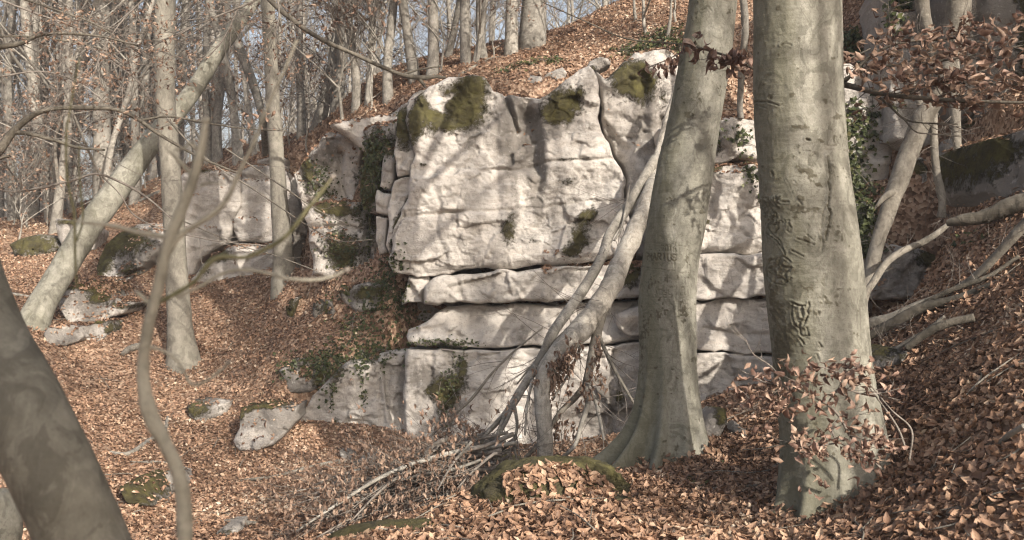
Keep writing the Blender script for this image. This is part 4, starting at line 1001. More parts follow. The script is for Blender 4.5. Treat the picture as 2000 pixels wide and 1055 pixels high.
# ------------------------------------------------------------ slim trunks of the middle distance
def slim_tree(label, rows, mat, up=8.0, seed=0, name='beech_tree', n=40, flare=.25, sc=1.0):
    """rows (u,v,Y,width) from the top of the frame down to the root"""
    rows = [r for r in rows]
    pts, rad = pxline(rows)
    d = pts[0] - pts[1]; d /= np.linalg.norm(d)
    ext = np.array([pts[0] + d * up * f + np.array([.1 * math.sin(4 * f + seed), 0, 0]) * f for f in (1, .75, .5, .25)])
    er = rad[0] * np.array([.15, .4, .65, .87])
    b0 = pts[-1].copy(); dn = pts[-1] - pts[-2]; dn /= np.linalg.norm(dn)
    pts = np.vstack([ext, pts, b0 + dn * .3]); rad = np.concatenate([er, rad, [rad[-1] * 1.15]])
    t = thing(name, label, 'tree', b0)
    q = catmull(np.hstack([pts, rad[:, None]]), 320)
    a = Acc()
    k = len(q)
    hh = np.linalg.norm(q[:, :3] - b0, axis=1)
    q[:, 3] *= 1 + flare * np.exp(-hh / .25) 
    tube(a, q[:, :3], q[:, 3], n=n, rough=.07, seed=seed, rs=2.5, algae=.2)
    a.build('trunk', mat, t)
    rr = random.Random(seed); b = Acc(); tw = Acc()
    for z in range(12):
        f = rr.uniform(0.05, 1); s0 = pts[3] + (pts[0] - pts[3]) * f; ang = rr.uniform(0, 6.28); L = rr.uniform(1.5, 3) * sc
        e = np.array([math.cos(ang), math.sin(ang), .8])
        pp = [s0 + e * L * g + np.array([rr.uniform(-.2, .2), rr.uniform(-.2, .2), .4 * g * g]) * (g > 0) for g in (0, .35, .7, 1)]
        tube(b, pp, [.045, .03, .018, .008], n=5, k=7)
        for w in range(8):
            p = pp[0] + (pp[3] - pp[0]) * rr.uniform(.2, 1); e2 = e + np.array([rr.uniform(-.9, .9), rr.uniform(-.9, .9), rr.uniform(-.6, .4)])
            tube(tw, [p, p + e2 * .4, p + e2 * .9], [.009, .006, .003], n=3, cap=False)
    b.build('limbs', mat, t)['kind'] = 'stuff'; tw.build('twigs', M_TWIG, t)['kind'] = 'stuff'
    return t
def dY(u, v, dflt): 
    h_ = hit(u, v, dflt - 3)
    return h_ if h_ and abs(h_ - dflt) < 3 else dflt
y1 = dY(355, 716, 16.4)
slim_tree('tall straight pale beech crossing in front of the leaning trunk on the left slope', [(323,0,y1,40),(322,100,y1,39),(324,200,y1,38),(331,300,y1,38),(338,400,y1,40),(343,500,y1,41),(349,600,y1,45),(352,650,y1,50),(357,690,y1,58),(360,722,y1,70)], M_BEECH2, seed=21, n=56, flare=.15)
y2 = dY(555, 548, 17.8)
slim_tree('slim beech with a slightly bent stem right in front of the pale split blocks', [(523,0,y2,26),(528,100,y2,26),(533,200,y2,27),(540,300,y2,29),(546,400,y2,33),(552,470,y2,37),(554,520,y2,42),(555,550,y2,48)], M_BEECH2, seed=22, n=48, flare=.1)
y3 = dY(70, 640, 15.6)
slim_tree('beech leaning far to the right across the left slope, passing behind the tall pale trunk', [(490,10,y3+2.6,27),(430,95,y3+2.3,30),(372,185,y3+2.0,34),(300,272,y3+1.6,42),(235,360,y3+1.2,48),(170,450,y3+.8,50),(115,540,y3+.4,50),(82,595,y3+.15,54),(62,640,y3,60)], M_BEECH, seed=23, n=56, flare=.1)
slim_tree('dark slender trunk leaning left that parts from the slim beech above the split blocks', [(432,-20,21.5,14),(455,60,21.5,16),(478,120,21.4,18),(500,180,21.3,17),(514,240,21.2,14),(520,304,dY(520,306,21.0),14)], M_FAR, seed=24, n=20)
slim_tree('slender trunk rising from the leaf ledge left of the split blocks', [(400,-20,23,12),(425,60,23,15),(446,150,23,17),(458,230,23,17),(466,312,dY(466,316,23),20)], M_FAR, seed=25, n=20)

# left foreground: thick leaning trunk, out of focus
Yf = 2.7
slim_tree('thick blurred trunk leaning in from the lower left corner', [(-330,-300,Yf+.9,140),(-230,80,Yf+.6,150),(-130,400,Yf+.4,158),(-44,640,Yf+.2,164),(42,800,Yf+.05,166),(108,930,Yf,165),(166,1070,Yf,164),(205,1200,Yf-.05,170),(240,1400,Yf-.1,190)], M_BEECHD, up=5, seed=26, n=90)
Yq = 4.9
tag(dome('root_stump', '', P(2, 1010, 5.3) - np.array([0, 0, .05]), (.10, .10, .2), 130, .1, mat=M_BEECH, amp=.12, n=60), 'pale root collar at the lower left corner, behind the blurred trunk', 'stump')

# blurred sapling
Ys = 1.9
sp = thing('sapling', 'thin crooked out-of-focus sapling in front with bare side shoots', 'sapling', P(362, 1500, Ys))
def branch_mesh(rows, parent, name='branch', mat=None, n=12, k=None, rough=.12, seed=0, **kw):
    pts, rad = pxline(rows)
    a = Acc(); tube(a, pts, rad, n=n, k=k or max(12, len(rows) * 7), rough=rough, seed=seed, rs=14 if rad.max() < .05 else 5, **kw)
    return a.build(name, mat or M_DEAD, parent)
branch_mesh([(385,1500,Ys,32),(368,1200,Ys,31),(362,1060,Ys,29),(358,975,Ys,27),(346,915,Ys,28),(322,865,Ys,29),(298,820,Ys,29),(284,770,Ys,27),(280,720,Ys,25),(284,670,Ys,24),(296,610,Ys,25),(312,550,Ys,24),(324,490,Ys,23),(338,450,Ys,24),(358,400,Ys,23),(378,345,Ys,22),(390,300,Ys,20),(398,262,Ys,16),(402,236,Ys,11)], sp, 'stem', M_SAP, n=24, k=240, seed=3, rough=.3)
SHOOTS = [[(326,464,Ys,12),(300,459,Ys,11),(262,452,Ys,10),(225,442,Ys,9),(190,437,Ys,7),(160,434,Ys,5),(146,430,Ys,3)],
 [(330,492,Ys,12),(350,462,Ys,12),(385,438,Ys,11),(420,414,Ys,11),(446,384,Ys,10),(468,335,Ys,9),(495,280,Ys,8),(520,213,Ys,8),(545,160,Ys,6),(565,115,Ys,5),(578,84,Ys,5)],
 [(304,600,Ys,9),(288,590,Ys,10),(276,578,Ys,8),(266,570,Ys,7)],
 [(308,592,Ys,10),(340,575,Ys,9),(380,550,Ys,8),(402,522,Ys,8),(430,502,Ys,8),(478,503,Ys,9),(520,486,Ys,9),(560,460,Ys,8),(600,410,Ys,8),(628,375,Ys,7),(650,345,Ys,5)],
 [(345,580,Ys,7),(390,560,Ys,7),(430,536,Ys,7),(470,527,Ys,7),(520,533,Ys,7),(560,544,Ys,7),(610,547,Ys,7),(650,540,Ys,6),(676,527,Ys,5)],
 [(288,676,Ys,8),(315,684,Ys,7),(340,698,Ys,7),(358,722,Ys,6),(370,746,Ys,6),(384,752,Ys,6),(410,740,Ys,6),(432,722,Ys,5),(446,710,Ys,4)],
 [(384,352,Ys,11),(360,326,Ys,9),(340,304,Ys,7),(328,293,Ys,5)],
 [(392,362,Ys,7),(410,357,Ys,5),(436,361,Ys,4)], [(388,296,Ys,8),(372,280,Ys,6),(358,291,Ys,5),(340,292,Ys,4)]]
for q, r_ in enumerate(SHOOTS):
    branch_mesh(r_, sp, 'shoot', M_GREENT if q == 3 else M_SAP, n=10, seed=30 + q)
for q, (u, v, w) in enumerate([(402,236,16),(578,82,8),(678,527,11),(446,708,11),(650,345,11),(266,570,9)]):
    a = Acc(); p = P(u, v, Ys); r = w * Ys / F / 2
    tube(a, [p + np.array([-r, 0, -r * .5]), p, p + np.array([r, 0, r * .6])], [r * .5, r, r * .3], n=8, k=6)
    a.build('bud', M_TWIG if q > 1 else M_SAP, sp)
g = thing('sapling', 'green blurred shoot standing upright left of the leaning beech', 'sapling', P(150, 430, 2.2))
branch_mesh([(150,560,2.2,5),(147,500,2.2,5),(145,418,2.2,5),(137,380,2.2,5),(130,330,2.2,5),(130,260,2.2,5),(136,220,2.2,4),(143,180,2.2,4),(150,140,2.2,3),(156,112,2.2,3)], g, 'stem', M_GREENT, n=12, seed=44)
branch_mesh([(150,470,2.25,4),(162,430,2.3,4),(158,380,2.3,4),(155,330,2.3,3),(156,284,2.3,3)], g, 'shoot', M_GREENT, n=10, seed=45)

# ------------------------------------------------------------ random twigs on a limb
def sprout(acc, pts, rad, rr, cnt, L, up=.2, spread=1.0, r0=.006, tips=None, sub=2, flat=None):
    pts = catmull(np.asarray(pts, float), 40)
    for q in range(cnt):
        f = rr.uniform(.15, 1); i = min(38, int(f * 39)); p = pts[i]; t = pts[i + 1] - pts[i]; t /= max(np.linalg.norm(t), 1e-6)
        e = t * .7 + np.array([rr.uniform(-1, 1), rr.uniform(-1, 1), rr.uniform(-1, 1) + up]) * spread
        if flat: e[2] *= flat
        e /= np.linalg.norm(e); l = L * rr.uniform(.5, 1.2)
        b1 = p + e * l * .5 + np.array([rr.uniform(-.1, .1), rr.uniform(-.1, .1), rr.uniform(-.1, .1)]) * l
        b2 = p + e * l + np.array([rr.uniform(-.15, .15), rr.uniform(-.15, .15), rr.uniform(-.1, .2)]) * l
        tube(acc, [p, b1, b2], [r0, r0 * .7, r0 * .3], n=4, k=6, cap=False)
        if tips is not None: tips += [b1, b2, (b1 + b2) / 2, (p + b1) / 2]
        for w in range(sub):
            s = b1 + (b2 - b1) * rr.uniform(0, .8); e3 = e + np.array([rr.uniform(-1, 1), rr.uniform(-1, 1), rr.uniform(-.8, .8)]) * .8
            if flat: e3[2] *= flat
            m_ = s + e3 * l * .2; t_ = s + e3 * l * .42 + np.array([0, 0, rr.uniform(-.05, .05)]) * l
            tube(acc, [s, m_, t_], [r0 * .5, r0 * .4, r0 * .2], n=3, cap=False)
            if tips is not None: tips += [m_, t_]

# ------------------------------------------------------------ leaf shapes
def leaf_template(curl, fold, L=1.0, Wd=.58, seed=0, det=5):
    rr = random.Random(seed)
    xs = np.linspace(0, 1, det)
    V = []
    for x in xs:
        w = Wd / 2 * (math.sin(math.pi * min(1, x ** .85 * .97 + .015))) ** .8
        zc = curl * (x - .5) ** 2 * 2 + rr.uniform(-.03, .03)
        V += [[x * L - .5, -w, zc + fold * w + rr.uniform(-.04, .04)], [x * L - .5, 0, zc], [x * L - .5, w, zc + fold * w + rr.uniform(-.04, .04)]]
    Q = []
    for i in range(det - 1):
        a = i * 3
        Q += [[a, a + 3, a + 4, a + 1], [a + 1, a + 4, a + 5, a + 2]]
    return np.array(V), np.array(Q)
TEMP_NEAR = [leaf_template(c, f, Wd=.5, seed=s, det=4) for s, (c, f) in enumerate([(.35, .5), (-.3, .4), (.7, .8), (.1, -.5), (-.6, .6), (.25, .15)])]
def leaf_far(c, f): return np.array([[-.5, 0, 0], [0, -.3, f], [.5, 0, c], [0, .3, f]]), np.array([[0, 1, 2], [0, 2, 3]])
TEMP_MID = [leaf_template(c, f, Wd=.5, seed=s + 20, det=3) for s, (c, f) in enumerate([(.35, .5), (-.3, .4), (.7, .8), (-.6, .6)])]
TEMP_FAR = [leaf_far(.1, .12), leaf_far(-.15, .2), leaf_far(.2, -.05)]

def scatter(acc, pos, nor, size, temps, rng, tilt=.45, bias=0.0, hang=False):
    m = len(pos)
    if m == 0: return
    n_ = nor + rng.normal(0, tilt, (m, 3)); n_ /= np.linalg.norm(n_, axis=1, keepdims=True)
    a_ = rng.normal(0, 1, (m, 3))
    if hang: a_ = np.cross(n_, np.array([0, 0, 1.0]) + rng.normal(0, .22, (m, 3)))
    x = np.cross(n_, a_); x /= np.maximum(np.linalg.norm(x, axis=1, keepdims=True), 1e-6)
    y = np.cross(n_, x)
    which = rng.integers(0, len(temps), m); rnd = np.clip(rng.beta(1.5, 1.5, m) + bias, 0, 1)
    for k, (tv, tq) in enumerate(temps):
        s = which == k
        if not s.any(): continue
        c = int(s.sum()); sz = size[s] if np.ndim(size) else np.full(c, size)
        V = (tv[None, :, 0, None] * x[s][:, None] + tv[None, :, 1, None] * y[s][:, None] + tv[None, :, 2, None] * n_[s][:, None]) * sz[:, None, None] + pos[s][:, None]
        q = (tq[None] + (np.arange(c) * len(tv))[:, None, None]).reshape(-1, tq.shape[1])
        r = np.repeat(rnd[s], len(tv))
        if tq.shape[1] == 4: acc.add(V.reshape(-1, 3), Q=q, rnd=r)
        else: acc.add(V.reshape(-1, 3), T=q, rnd=r)

TEMP_CURL = [leaf_template(c_, f_, Wd=.44, seed=90 + s_, det=4) for s_, (c_, f_) in enumerate([(.7, 1.0), (-.8, 1.4), (1.3, .8), (-1.3, 1.9), (.4, -1.2), (1.6, 1.6)])]
LEAF_MESH = []
for s in range(7):
    tv, tq = leaf_template([.6, -.7, 1.2, .3, -1.2, 1.5, .5][s], [.9, 1.2, 1.6, -1.1, .7, .6, 2.0][s], Wd=.46, seed=50 + s, det=6)
    # wavy withered edge
    tv = tv + np.stack([np.zeros(len(tv)), .04 * np.sin(tv[:, 0] * 17 + s), .05 * np.sin(tv[:, 0] * 13 + s * 2) * np.sign(tv[:, 1])], -1)
    a = Acc(); a.add(tv, tq); o_ = a.build('leaf', M_HANG); LEAF_MESH.append(o_.data); bpy.data.objects.remove(o_)
def hang_leaves(parent, tips, cnt, size, rr, droop=.5, spread=.05):
    org = np.array(parent.location)
    for q in range(min(cnt, 300)):
        p = tips[rr.randrange(len(tips))] + np.array([rr.gauss(0, spread), rr.gauss(0, spread), rr.gauss(0, spread * .7)])
        o = bpy.data.objects.new('leaf', LEAF_MESH[rr.randrange(7)]); COL.objects.link(o)
        o.parent = parent; o.location = p - org
        o.rotation_euler = (rr.uniform(-1.3, 1.3), rr.uniform(-.6, .6) + droop, rr.uniform(0, 6.28))
        s = size * rr.uniform(.65, 1.2); o.scale = (s, s, s)
def dry_leaves(parent, tips, cnt, size, seed, spread=.05, name='leaves', down=True, hang=False):
    rng = np.random.default_rng(seed)
    tp = np.array(tips)[rng.integers(0, len(tips), cnt)] + rng.normal(0, spread, (cnt, 3))
    a = Acc(); nn = rng.normal(0, 1, (cnt, 3)); nn[:, 2] *= .35 if down else 1
    scatter(a, tp, nn / np.linalg.norm(nn, axis=1, keepdims=True), size * rng.uniform(.6, 1.2, cnt), TEMP_CURL, rng, .2, hang=hang)
    o = a.build(name, M_DRY, parent); o['kind'] = 'stuff'; return o

# leafy branch across the right
rr = random.Random(5)
lb = thing('beech_branch', 'leafy brown beech branch reaching across the upper right behind the thickest trunk', 'branch', P(1560, 165, 7.6))
main_rows = [(1500,160,7.6,14),(1600,160,7.5,13),(1650,166,7.4,12),(1700,178,7.2,11),(1760,188,7.0,10),(1830,194,6.8,8),(1900,198,6.7,7),(2060,202,6.5,4)]
branch_mesh(main_rows, lb, 'limb', M_DARKW, seed=60)
subs = [[(1640,162,7.4,8),(1680,140,7.3,7),(1740,128,7.2,6),(1810,122,7.1,5),(1880,112,7.0,4),(1960,96,6.9,3),(2040,80,6.9,2)],
        [(1650,160,7.4,7),(1700,110,7.5,6),(1760,84,7.4,5),(1830,78,7.3,4),(1900,72,7.2,3)],
        [(1760,188,7.0,6),(1800,168,6.9,5),(1850,160,6.8,4),(1920,162,6.8,3),(1990,170,6.7,2)],
        [(1700,178,7.2,6),(1735,205,7.1,5),(1765,232,7.0,4),(1800,240,6.9,3),(1870,243,6.9,2)],
        [(1765,232,7.0,4),(1790,258,6.9,3),(1830,262,6.9,2),(1880,268,6.9,2)],
        [(1640,162,7.4,6),(1600,150,7.0,5),(1640,125,6.9,4),(1700,95,6.9,3)]]
tips = []; tw = Acc()
for q, r_ in enumerate(subs):
    branch_mesh(r_, lb, 'bough', M_DARKW, n=7, seed=61 + q)
    p_, _ = pxline(r_); sprout(tw, p_, None, rr, [26,24,26,7,4,8][q], .34, .0, .8, .0035, tips if q not in (3, 4) else None, sub=1, flat=.35)
p_, _ = pxline(main_rows[2:]); sprout(tw, p_, None, rr, 24, .35, .35, .8, .004, tips, sub=1, flat=.4)
tips = [t for t in tips if t[0] / t[1] * F + CX > 1652]
tw.build('twigs', M_TWIG, lb)['kind'] = 'stuff'
hang_leaves(lb, tips, 300, .082, rr, .25, .045)
dry_leaves(lb, tips, 420, .075, 77, .05, 'leaves')
lb2 = thing('beech_branch', 'small leafy beech twig hanging in front of the middle beech at its upper half', 'branch', P(1475, 150, 7.7))
r2 = [(1500,150,7.7,7),(1460,128,7.7,6),(1420,110,7.6,5),(1380,98,7.6,4),(1340,88,7.6,3),(1300,84,7.6,3),(1220,75,7.7,3),(1150,45,7.8,2.5),(1060,5,7.9,2)]
branch_mesh(r2, lb2, 'limb', M_DARKW, n=7, seed=70)
tips2 = []; tw = Acc(); p_, _ = pxline(r2[:5]); sprout(tw, p_, None, rr, 16, .2, -.1, .7, .003, tips2, sub=1, flat=.5)
p_, _ = pxline([(1480,150,7.7,6),(1430,128,7.6,3),(1395,140,7.6,2)]); sprout(tw, p_, None, rr, 8, .16, -.3, .7, .003, tips2, sub=1, flat=.5)
tw.build('twigs', M_TWIG, lb2)['kind'] = 'stuff'
tips2 = [t for t in tips2 if 1336 < t[0] / t[1] * F + CX < 1480 and 76 < CY - (t[2] - EYE) / t[1] * F < 160]
hang_leaves(lb2, tips2, 60, .10, rr, .6, .03)
hl = thing('beech_branch', 'pale dangling leaf cluster at the top left edge of the middle beech', 'branch', P(1330, 105, 9.4))
p_ = [(1360,95,9.4,4),(1330,104,9.4,3),(1300,118,9.4,2.5),(1266,132,9.4,2)]
branch_mesh(p_, hl, 'limb', M_TWIG, n=6, seed=71)
q_, _ = pxline(p_); hang_leaves(hl, list(catmull(q_, 20)[2:] + np.array([0, 0, -.06])), 34, .085, rr, 1.4, .04)

# leafy sapling in front of the thickest beech
sb = thing('beech_sapling', 'small beech sapling with curled dry leaves growing in front of the thickest trunk', 'sapling', P(1712, 905, 6.0))
Rw = [[(1720,915,6.0,6),(1690,880,5.95,6),(1660,850,5.9,6),(1640,815,5.9,5),(1615,790,5.85,5),(1575,770,5.8,4),(1530,755,5.8,4),(1490,745,5.8,3),(1440,720,5.8,2)],
      [(1640,815,5.9,4),(1625,840,5.8,4),(1640,865,5.7,3),(1680,880,5.7,3)], [(1615,790,5.85,4),(1640,760,5.8,4),(1690,770,5.8,3),(1740,765,5.8,2)],
      [(1575,770,5.8,4),(1560,740,5.7,3),(1590,715,5.7,3),(1660,735,5.7,2),(1690,740,5.7,2)], [(1530,755,5.8,3),(1510,720,5.8,3),(1470,690,5.8,2),(1455,660,5.8,1.5)], [(1530,755,5.8,3),(1490,780,5.8,3),(1440,790,5.8,2)],
      [(1660,850,5.9,4),(1700,860,5.8,3),(1740,850,5.8,2)], [(1640,865,5.7,3),(1590,870,5.7,3),(1560,860,5.7,2)], [(1770,880,5.9,4),(1750,830,5.9,4),(1700,760,5.9,3),(1660,705,5.9,2)], [(1690,740,5.9,3),(1740,800,5.9,3),(1780,840,5.9,4),(1776,900,5.9,4)]]
tips3 = []; tw = Acc()
for q, r_ in enumerate(Rw):
    branch_mesh(r_, sb, 'stem', M_TWIG, n=7, seed=80 + q)
    p_, _ = pxline(r_)
    if q < 8: sprout(tw, p_, None, rr, 7, .17, .1, .8, .0025, tips3, sub=1, flat=.6)
tw.build('twigs', M_TWIG, sb)['kind'] = 'stuff'
def inb(t, b): 
    u = t[0] / t[1] * F + CX; v = CY - (t[2] - EYE) / t[1] * F
    return b[0] < u < b[2] and b[1] < v < b[3]
tips3 = [t for t in tips3 if inb(t, (1415, 712, 1745, 965))] + [P(u, v, 5.75) for u, v in [(1600,720),(1640,735),(1560,760),(1520,790),(1600,770),(1450,760),(1430,780),(1560,810),(1600,800),(1690,880),(1720,890),(1660,900),(1590,950),(1700,930)] for _ in range(4)]
hang_leaves(sb, tips3, 300, .062, rr, .5, .045)
dry_leaves(sb, tips3, 160, .065, 78, .05, 'leaves')

# ------------------------------------------------------------ fallen and leaning dead wood
dt = thing('dead_tree', 'pale dead trunk leaning against the cliff, leaves hanging at its bend', 'dead tree', P(1066, 915, 10.1))
branch_mesh([(1068,960,10.0,37),(1066,915,10.1,33),(1064,850,10.1,31),(1060,780,10.2,32),(1063,735,10.3,36),(1082,702,10.4,41),(1110,668,10.6,43),(1150,624,10.9,42),(1190,564,11.2,40),(1220,498,11.6,38),(1246,436,12.0,35),(1267,386,12.4,32),(1285,320,13.2,28),(1305,240,13.4,22),(1330,150,13.5,14)], dt, 'trunk', M_DEADL, n=48, k=320, rough=.22, seed=1)
L2 = [(1280,310,13.0,20),(1250,360,12.7,20),(1222,410,12.3,21),(1192,455,12.0,20),(1176,500,11.7,20),(1150,548,11.4,21),(1115,600,11.0,21),(1080,650,10.6,20),(1062,690,10.6,19),(1035,735,10.5,17),(1012,770,10.4,15),(985,810,10.3,12),(945,850,10.3,10),(900,880,10.4,8),(840,915,10.6,6),(760,960,10.8,4)]
branch_mesh(L2, dt, 'limb', M_FAR, n=18, k=120, rough=.1, seed=2)
L3 = [(1262,420,12.2,10),(1215,500,11.6,12),(1190,545,11.3,16),(1178,600,11.0,19),(1166,650,10.9,20),(1156,700,10.7,18),(1145,748,10.5,16)]
branch_mesh(L3, dt, 'limb', M_DEAD, n=16, k=70, seed=3)
MORE = [[(1145,748,10.5,13),(1125,775,10.5,12),(1095,805,10.4,11),(1072,840,10.5,10),(1040,880,10.4,8),(1000,915,10.3,6)], [(1145,748,10.5,12),(1148,790,10.3,11),(1135,830,10.2,10),(1122,870,10.1,8),(1090,900,10.1,6),(1040,935,10.0,5)],
        [(1150,752,10.5,9),(1165,790,10.3,8),(1180,860,10.2,6)], [(1165,640,10.9,8),(1180,680,10.8,8),(1200,722,10.6,7),(1222,760,10.5,6),(1245,800,10.4,5)],
        [(1195,545,11.3,10),(1188,580,11.1,9),(1165,590,11.0,8),(1150,600,11.0,6)], [(1140,660,10.8,7),(1125,700,10.7,6),(1105,740,10.6,5),(1080,780,10.5,4)],
        [(1060,640,11,3),(1000,690,10.9,4),(960,730,10.8,5),(920,780,10.7,6),(880,815,10.7,5),(820,870,10.8,4),(760,905,10.9,3)],
        [(1035,735,10.5,10),(1005,790,10.3,9),(965,830,10.2,8),(930,870,10.1,7),(870,900,10.1,6),(800,935,10.2,5)], [(1012,770,10.4,9),(985,830,10.1,8),(955,880,10.0,7),(920,920,9.9,5),(870,960,9.9,4)],
        [(1005,795,10.2,7),(1010,830,10.0,6),(1005,870,9.9,5),(1010,900,9.8,4)], [(985,812,10.2,7),(970,855,10.0,6),(975,900,9.9,5)], [(960,840,10.2,6),(900,865,10.4,5),(850,880,10.5,4),(790,885,10.7,3)],
        [(1100,650,10.7,5),(1050,700,10.6,4),(1010,750,10.5,3)], [(1230,360,12.4,4),(1215,440,12.0,5),(1200,470,11.8,5)], [(1040,740,10.4,6),(1030,790,10.2,5),(1025,850,10.0,4)]]
rr = random.Random(9); tw = Acc(); tipd = []
for q, r_ in enumerate(MORE):
    branch_mesh(r_, dt, 'branch', M_FAR if q % 3 else M_DEAD, n=8, seed=100 + q)
    p_, _ = pxline(r_); sprout(tw, p_, None, rr, 9, .6, -.1, .9, .0045, tipd, sub=2)
p_, _ = pxline(L2[:9]); sprout(tw, p_, None, rr, 14, .6, .1, 1, .004, None, sub=2)
tw.build('twigs', M_TWIG, dt)['kind'] = 'stuff'
def ptsnear(c, s, n_, r): 
    c = P(*c); return [c + np.array([r.gauss(0, s[0]), r.gauss(0, .12), r.gauss(0, s[1])]) for _ in range(n_)]
tl = []
for q in range(70):
    f = rr.random(); u_, v_ = (1062 + 62 * f + rr.gauss(0, 9), 742 - 76 * f + rr.gauss(0, 8)) if q < 46 else ((1108 + rr.gauss(0, 14), 770 + rr.gauss(0, 50)) if q < 60 else (1168 + rr.gauss(0, 10), 690 + rr.gauss(0, 25)))
    s_ = P(u_, v_, 10.25 + rr.uniform(-.05, .1))
    for w in range(rr.randrange(4, 9)): tl.append(s_ + np.array([rr.gauss(0, .015), rr.gauss(0, .02), -w * .035]))
dry_leaves(dt, tl, 420, .075, 3, .012, 'dead_leaves', hang=True)

bp = thing('brush_pile', 'heap of fallen dead branches full of brown leaves below the cliff', 'brush pile', P(850, 980, 10.0))
rr = random.Random(19); tips = []; tw = Acc()
for q in range(60):
    u0 = rr.uniform(860, 1010); v0 = rr.uniform(845, 945); u1 = rr.uniform(560, 900); v1 = 1000 + rr.uniform(-70, 40) + (u1 < 700) * 15
    ya = rr.uniform(9.6, 10.8); yb = rr.uniform(9.0, 11.2)
    a0 = P(u0, v0, ya); b0 = P(u1, v1, yb); 
    a0[2] = max(a0[2], float(gz(a0[0:1], a0[1:2])[0]) + .02); b0[2] = float(gz(b0[0:1], b0[1:2])[0]) + rr.uniform(0, .25)
    m_ = (a0 + b0) / 2 + np.array([rr.uniform(-.1, .1), rr.uniform(-.2, .2), rr.uniform(-.05, .15)])
    m_[2] = max(m_[2], float(gz(m_[0:1], m_[1:2])[0]) + .05)
    a = Acc(); w = rr.uniform(.010, .028)
    tube(a, [a0, (a0 + m_) / 2 + np.array([0, 0, rr.uniform(-.03, .05)]), m_, (m_ + b0) / 2 + np.array([0, 0, rr.uniform(-.03, .05)]), b0], [w, w * .9, w * .75, w * .55, w * .3], n=6, k=18, rough=.2, seed=q)
    a.build('branch', M_TWIG if q % 2 else M_FAR, bp)
    sprout(tw, [a0, m_, b0], None, rr, 9, .55, -.05, .8, .0035, tips, sub=3)
tw.build('twigs', M_TWIG, bp)['kind'] = 'stuff'
dry_leaves(bp, tips, 4200, .068, 4, .05, 'dead_leaves', hang=True)

def log(label, rows, mat, seed, twigs=0, n=24, snap=False, rough=.14):
    rows = [list(r) for r in rows]
    pts, rad = pxline(rows)
    t = thing('fallen_branch', label, 'branch', pts[len(pts) // 2])
    if snap: pts[:, 2] = np.maximum(gz(pts[:, 0], pts[:, 1]) + rad * .6, -9)
    a = Acc(); tube(a, pts, rad, n=n, k=max(24, len(rows) * 14), rough=rough, seed=seed, rs=6)
    a.build('stem', mat, t)
    if twigs:
        tw = Acc(); sprout(tw, pts, None, random.Random(seed), twigs, .4, -.1, 1, .0035, None, 3); tw.build('twigs', M_TWIG, t)['kind'] = 'stuff'
    return t
log('pale barkless fallen log slanting up to the right edge, upper of the two long ones', [(1600,690,9.4,18),(1690,636,9.2,20),(1740,622,9.1,22),(1800,596,9.0,20),(1850,576,8.9,18),(1900,545,8.7,16),(1950,495,8.5,18),(2010,430,8.3,22),(2080,370,8.1,28)], M_DEAD, 5, 14)
log('dark fallen log just below the pale one, slanting up to the right edge', [(1640,690,9.2,17),(1700,655,9.0,18),(1760,622,8.9,20),(1800,602,8.8,20),(1870,584,8.6,18),(1940,558,8.4,17),(2020,530,8.2,17),(2100,500,8,20)], M_DARKW, 6, 10)
log('dark thick rotten log end at the right edge under the mossy boulder', [(1850,436,9.7,12),(1880,430,9.6,22),(1920,424,9.5,28),(1960,408,9.4,33),(2000,396,9.3,38),(2080,380,9.1,44)], M_DARKW, 7, 0, rough=.3)
log('grey curved branch arching from the thickest beech up onto the leaf bank', [(1668,640,9.6,12),(1680,592,9.7,13),(1705,552,9.8,14),(1730,515,9.9,14),(1760,492,10.0,14),(1800,474,10.1,13),(1830,456,10.1,12),(1850,440,10.2,10)], M_DEAD, 8, 3, 14)
log('short blackened stick with a pale broken end lying below the long logs', [(1770,680,8.3,14),(1810,650,8.2,16),(1850,632,8.1,17),(1903,620,8.0,17)], M_DARKW, 9, 5, 16)
log('pale splintered stick above the dark rock on the bank', [(1742,690,8.6,12),(1775,668,8.5,13),(1810,648,8.4,12),(1845,618,8.3,7)], M_DEAD, 10, 0, 14)
log('weathered slanting stick lowest beside the dark mossy rock', [(1700,720,8.8,10),(1740,700,8.7,12),(1790,668,8.6,12),(1830,640,8.5,8)], M_DARKW, 11, 10, 14)
log('thin dark stick running up the bank right of the pale logs', [(1790,600,8.9,9),(1850,570,8.7,10),(1930,540,8.5,9),(1990,500,8.4,7)], M_DARKW, 12, 8, 12)
log('forked stick lying on leaves to the right of the thickest beech', [(1700,948,5.9,8),(1760,938,5.8,9),(1830,930,5.7,9),(1890,918,5.6,8),(1990,910,5.5,5)], M_DEAD, 13, 3, 12, True)
log('curved grey stick at the right edge above the forked one', [(1920,885,5.6,9),(1945,872,5.5,10),(1970,850,5.4,11),(2000,832,5.3,11)], M_DEAD, 14, 0, 12)
log('short stub of branch standing in the leaves at lower right', [(1862,925,5.6,15),(1868,948,5.55,15),(1880,972,5.5,14)], M_DEAD, 15, 0, 14)
log('dark stick lying flat at the lower right corner', [(1850,998,5.2,12),(1920,1008,5.1,13),(2010,1030,5.0,14)], M_DARKW, 16, 0, 14, True)
log('thin pale curved stick between the two thick beeches', [(1330,955,7.2,6),(1380,925,7.4,6),(1440,915,7.4,5),(1515,905,7.3,4)], M_DEAD, 17, 0, 10, True)
log('thin stick in the leaves at the bottom right of the leaf heap', [(1160,1015,6.5,6),(1210,1028,6.4,6),(1280,1040,6.3,5)], M_DARKW, 18, 0, 10, True)
log('long pale branch lying across the leaves under the lower wall', [(470,903,12.2,5),(540,898,12.2,7),(600,888,12.3,8),(660,874,12.5,9),(690,868,12.6,9),(722,876,12.4,9),(755,868,12.4,8)], M_DEAD, 19, 5, 12, True)
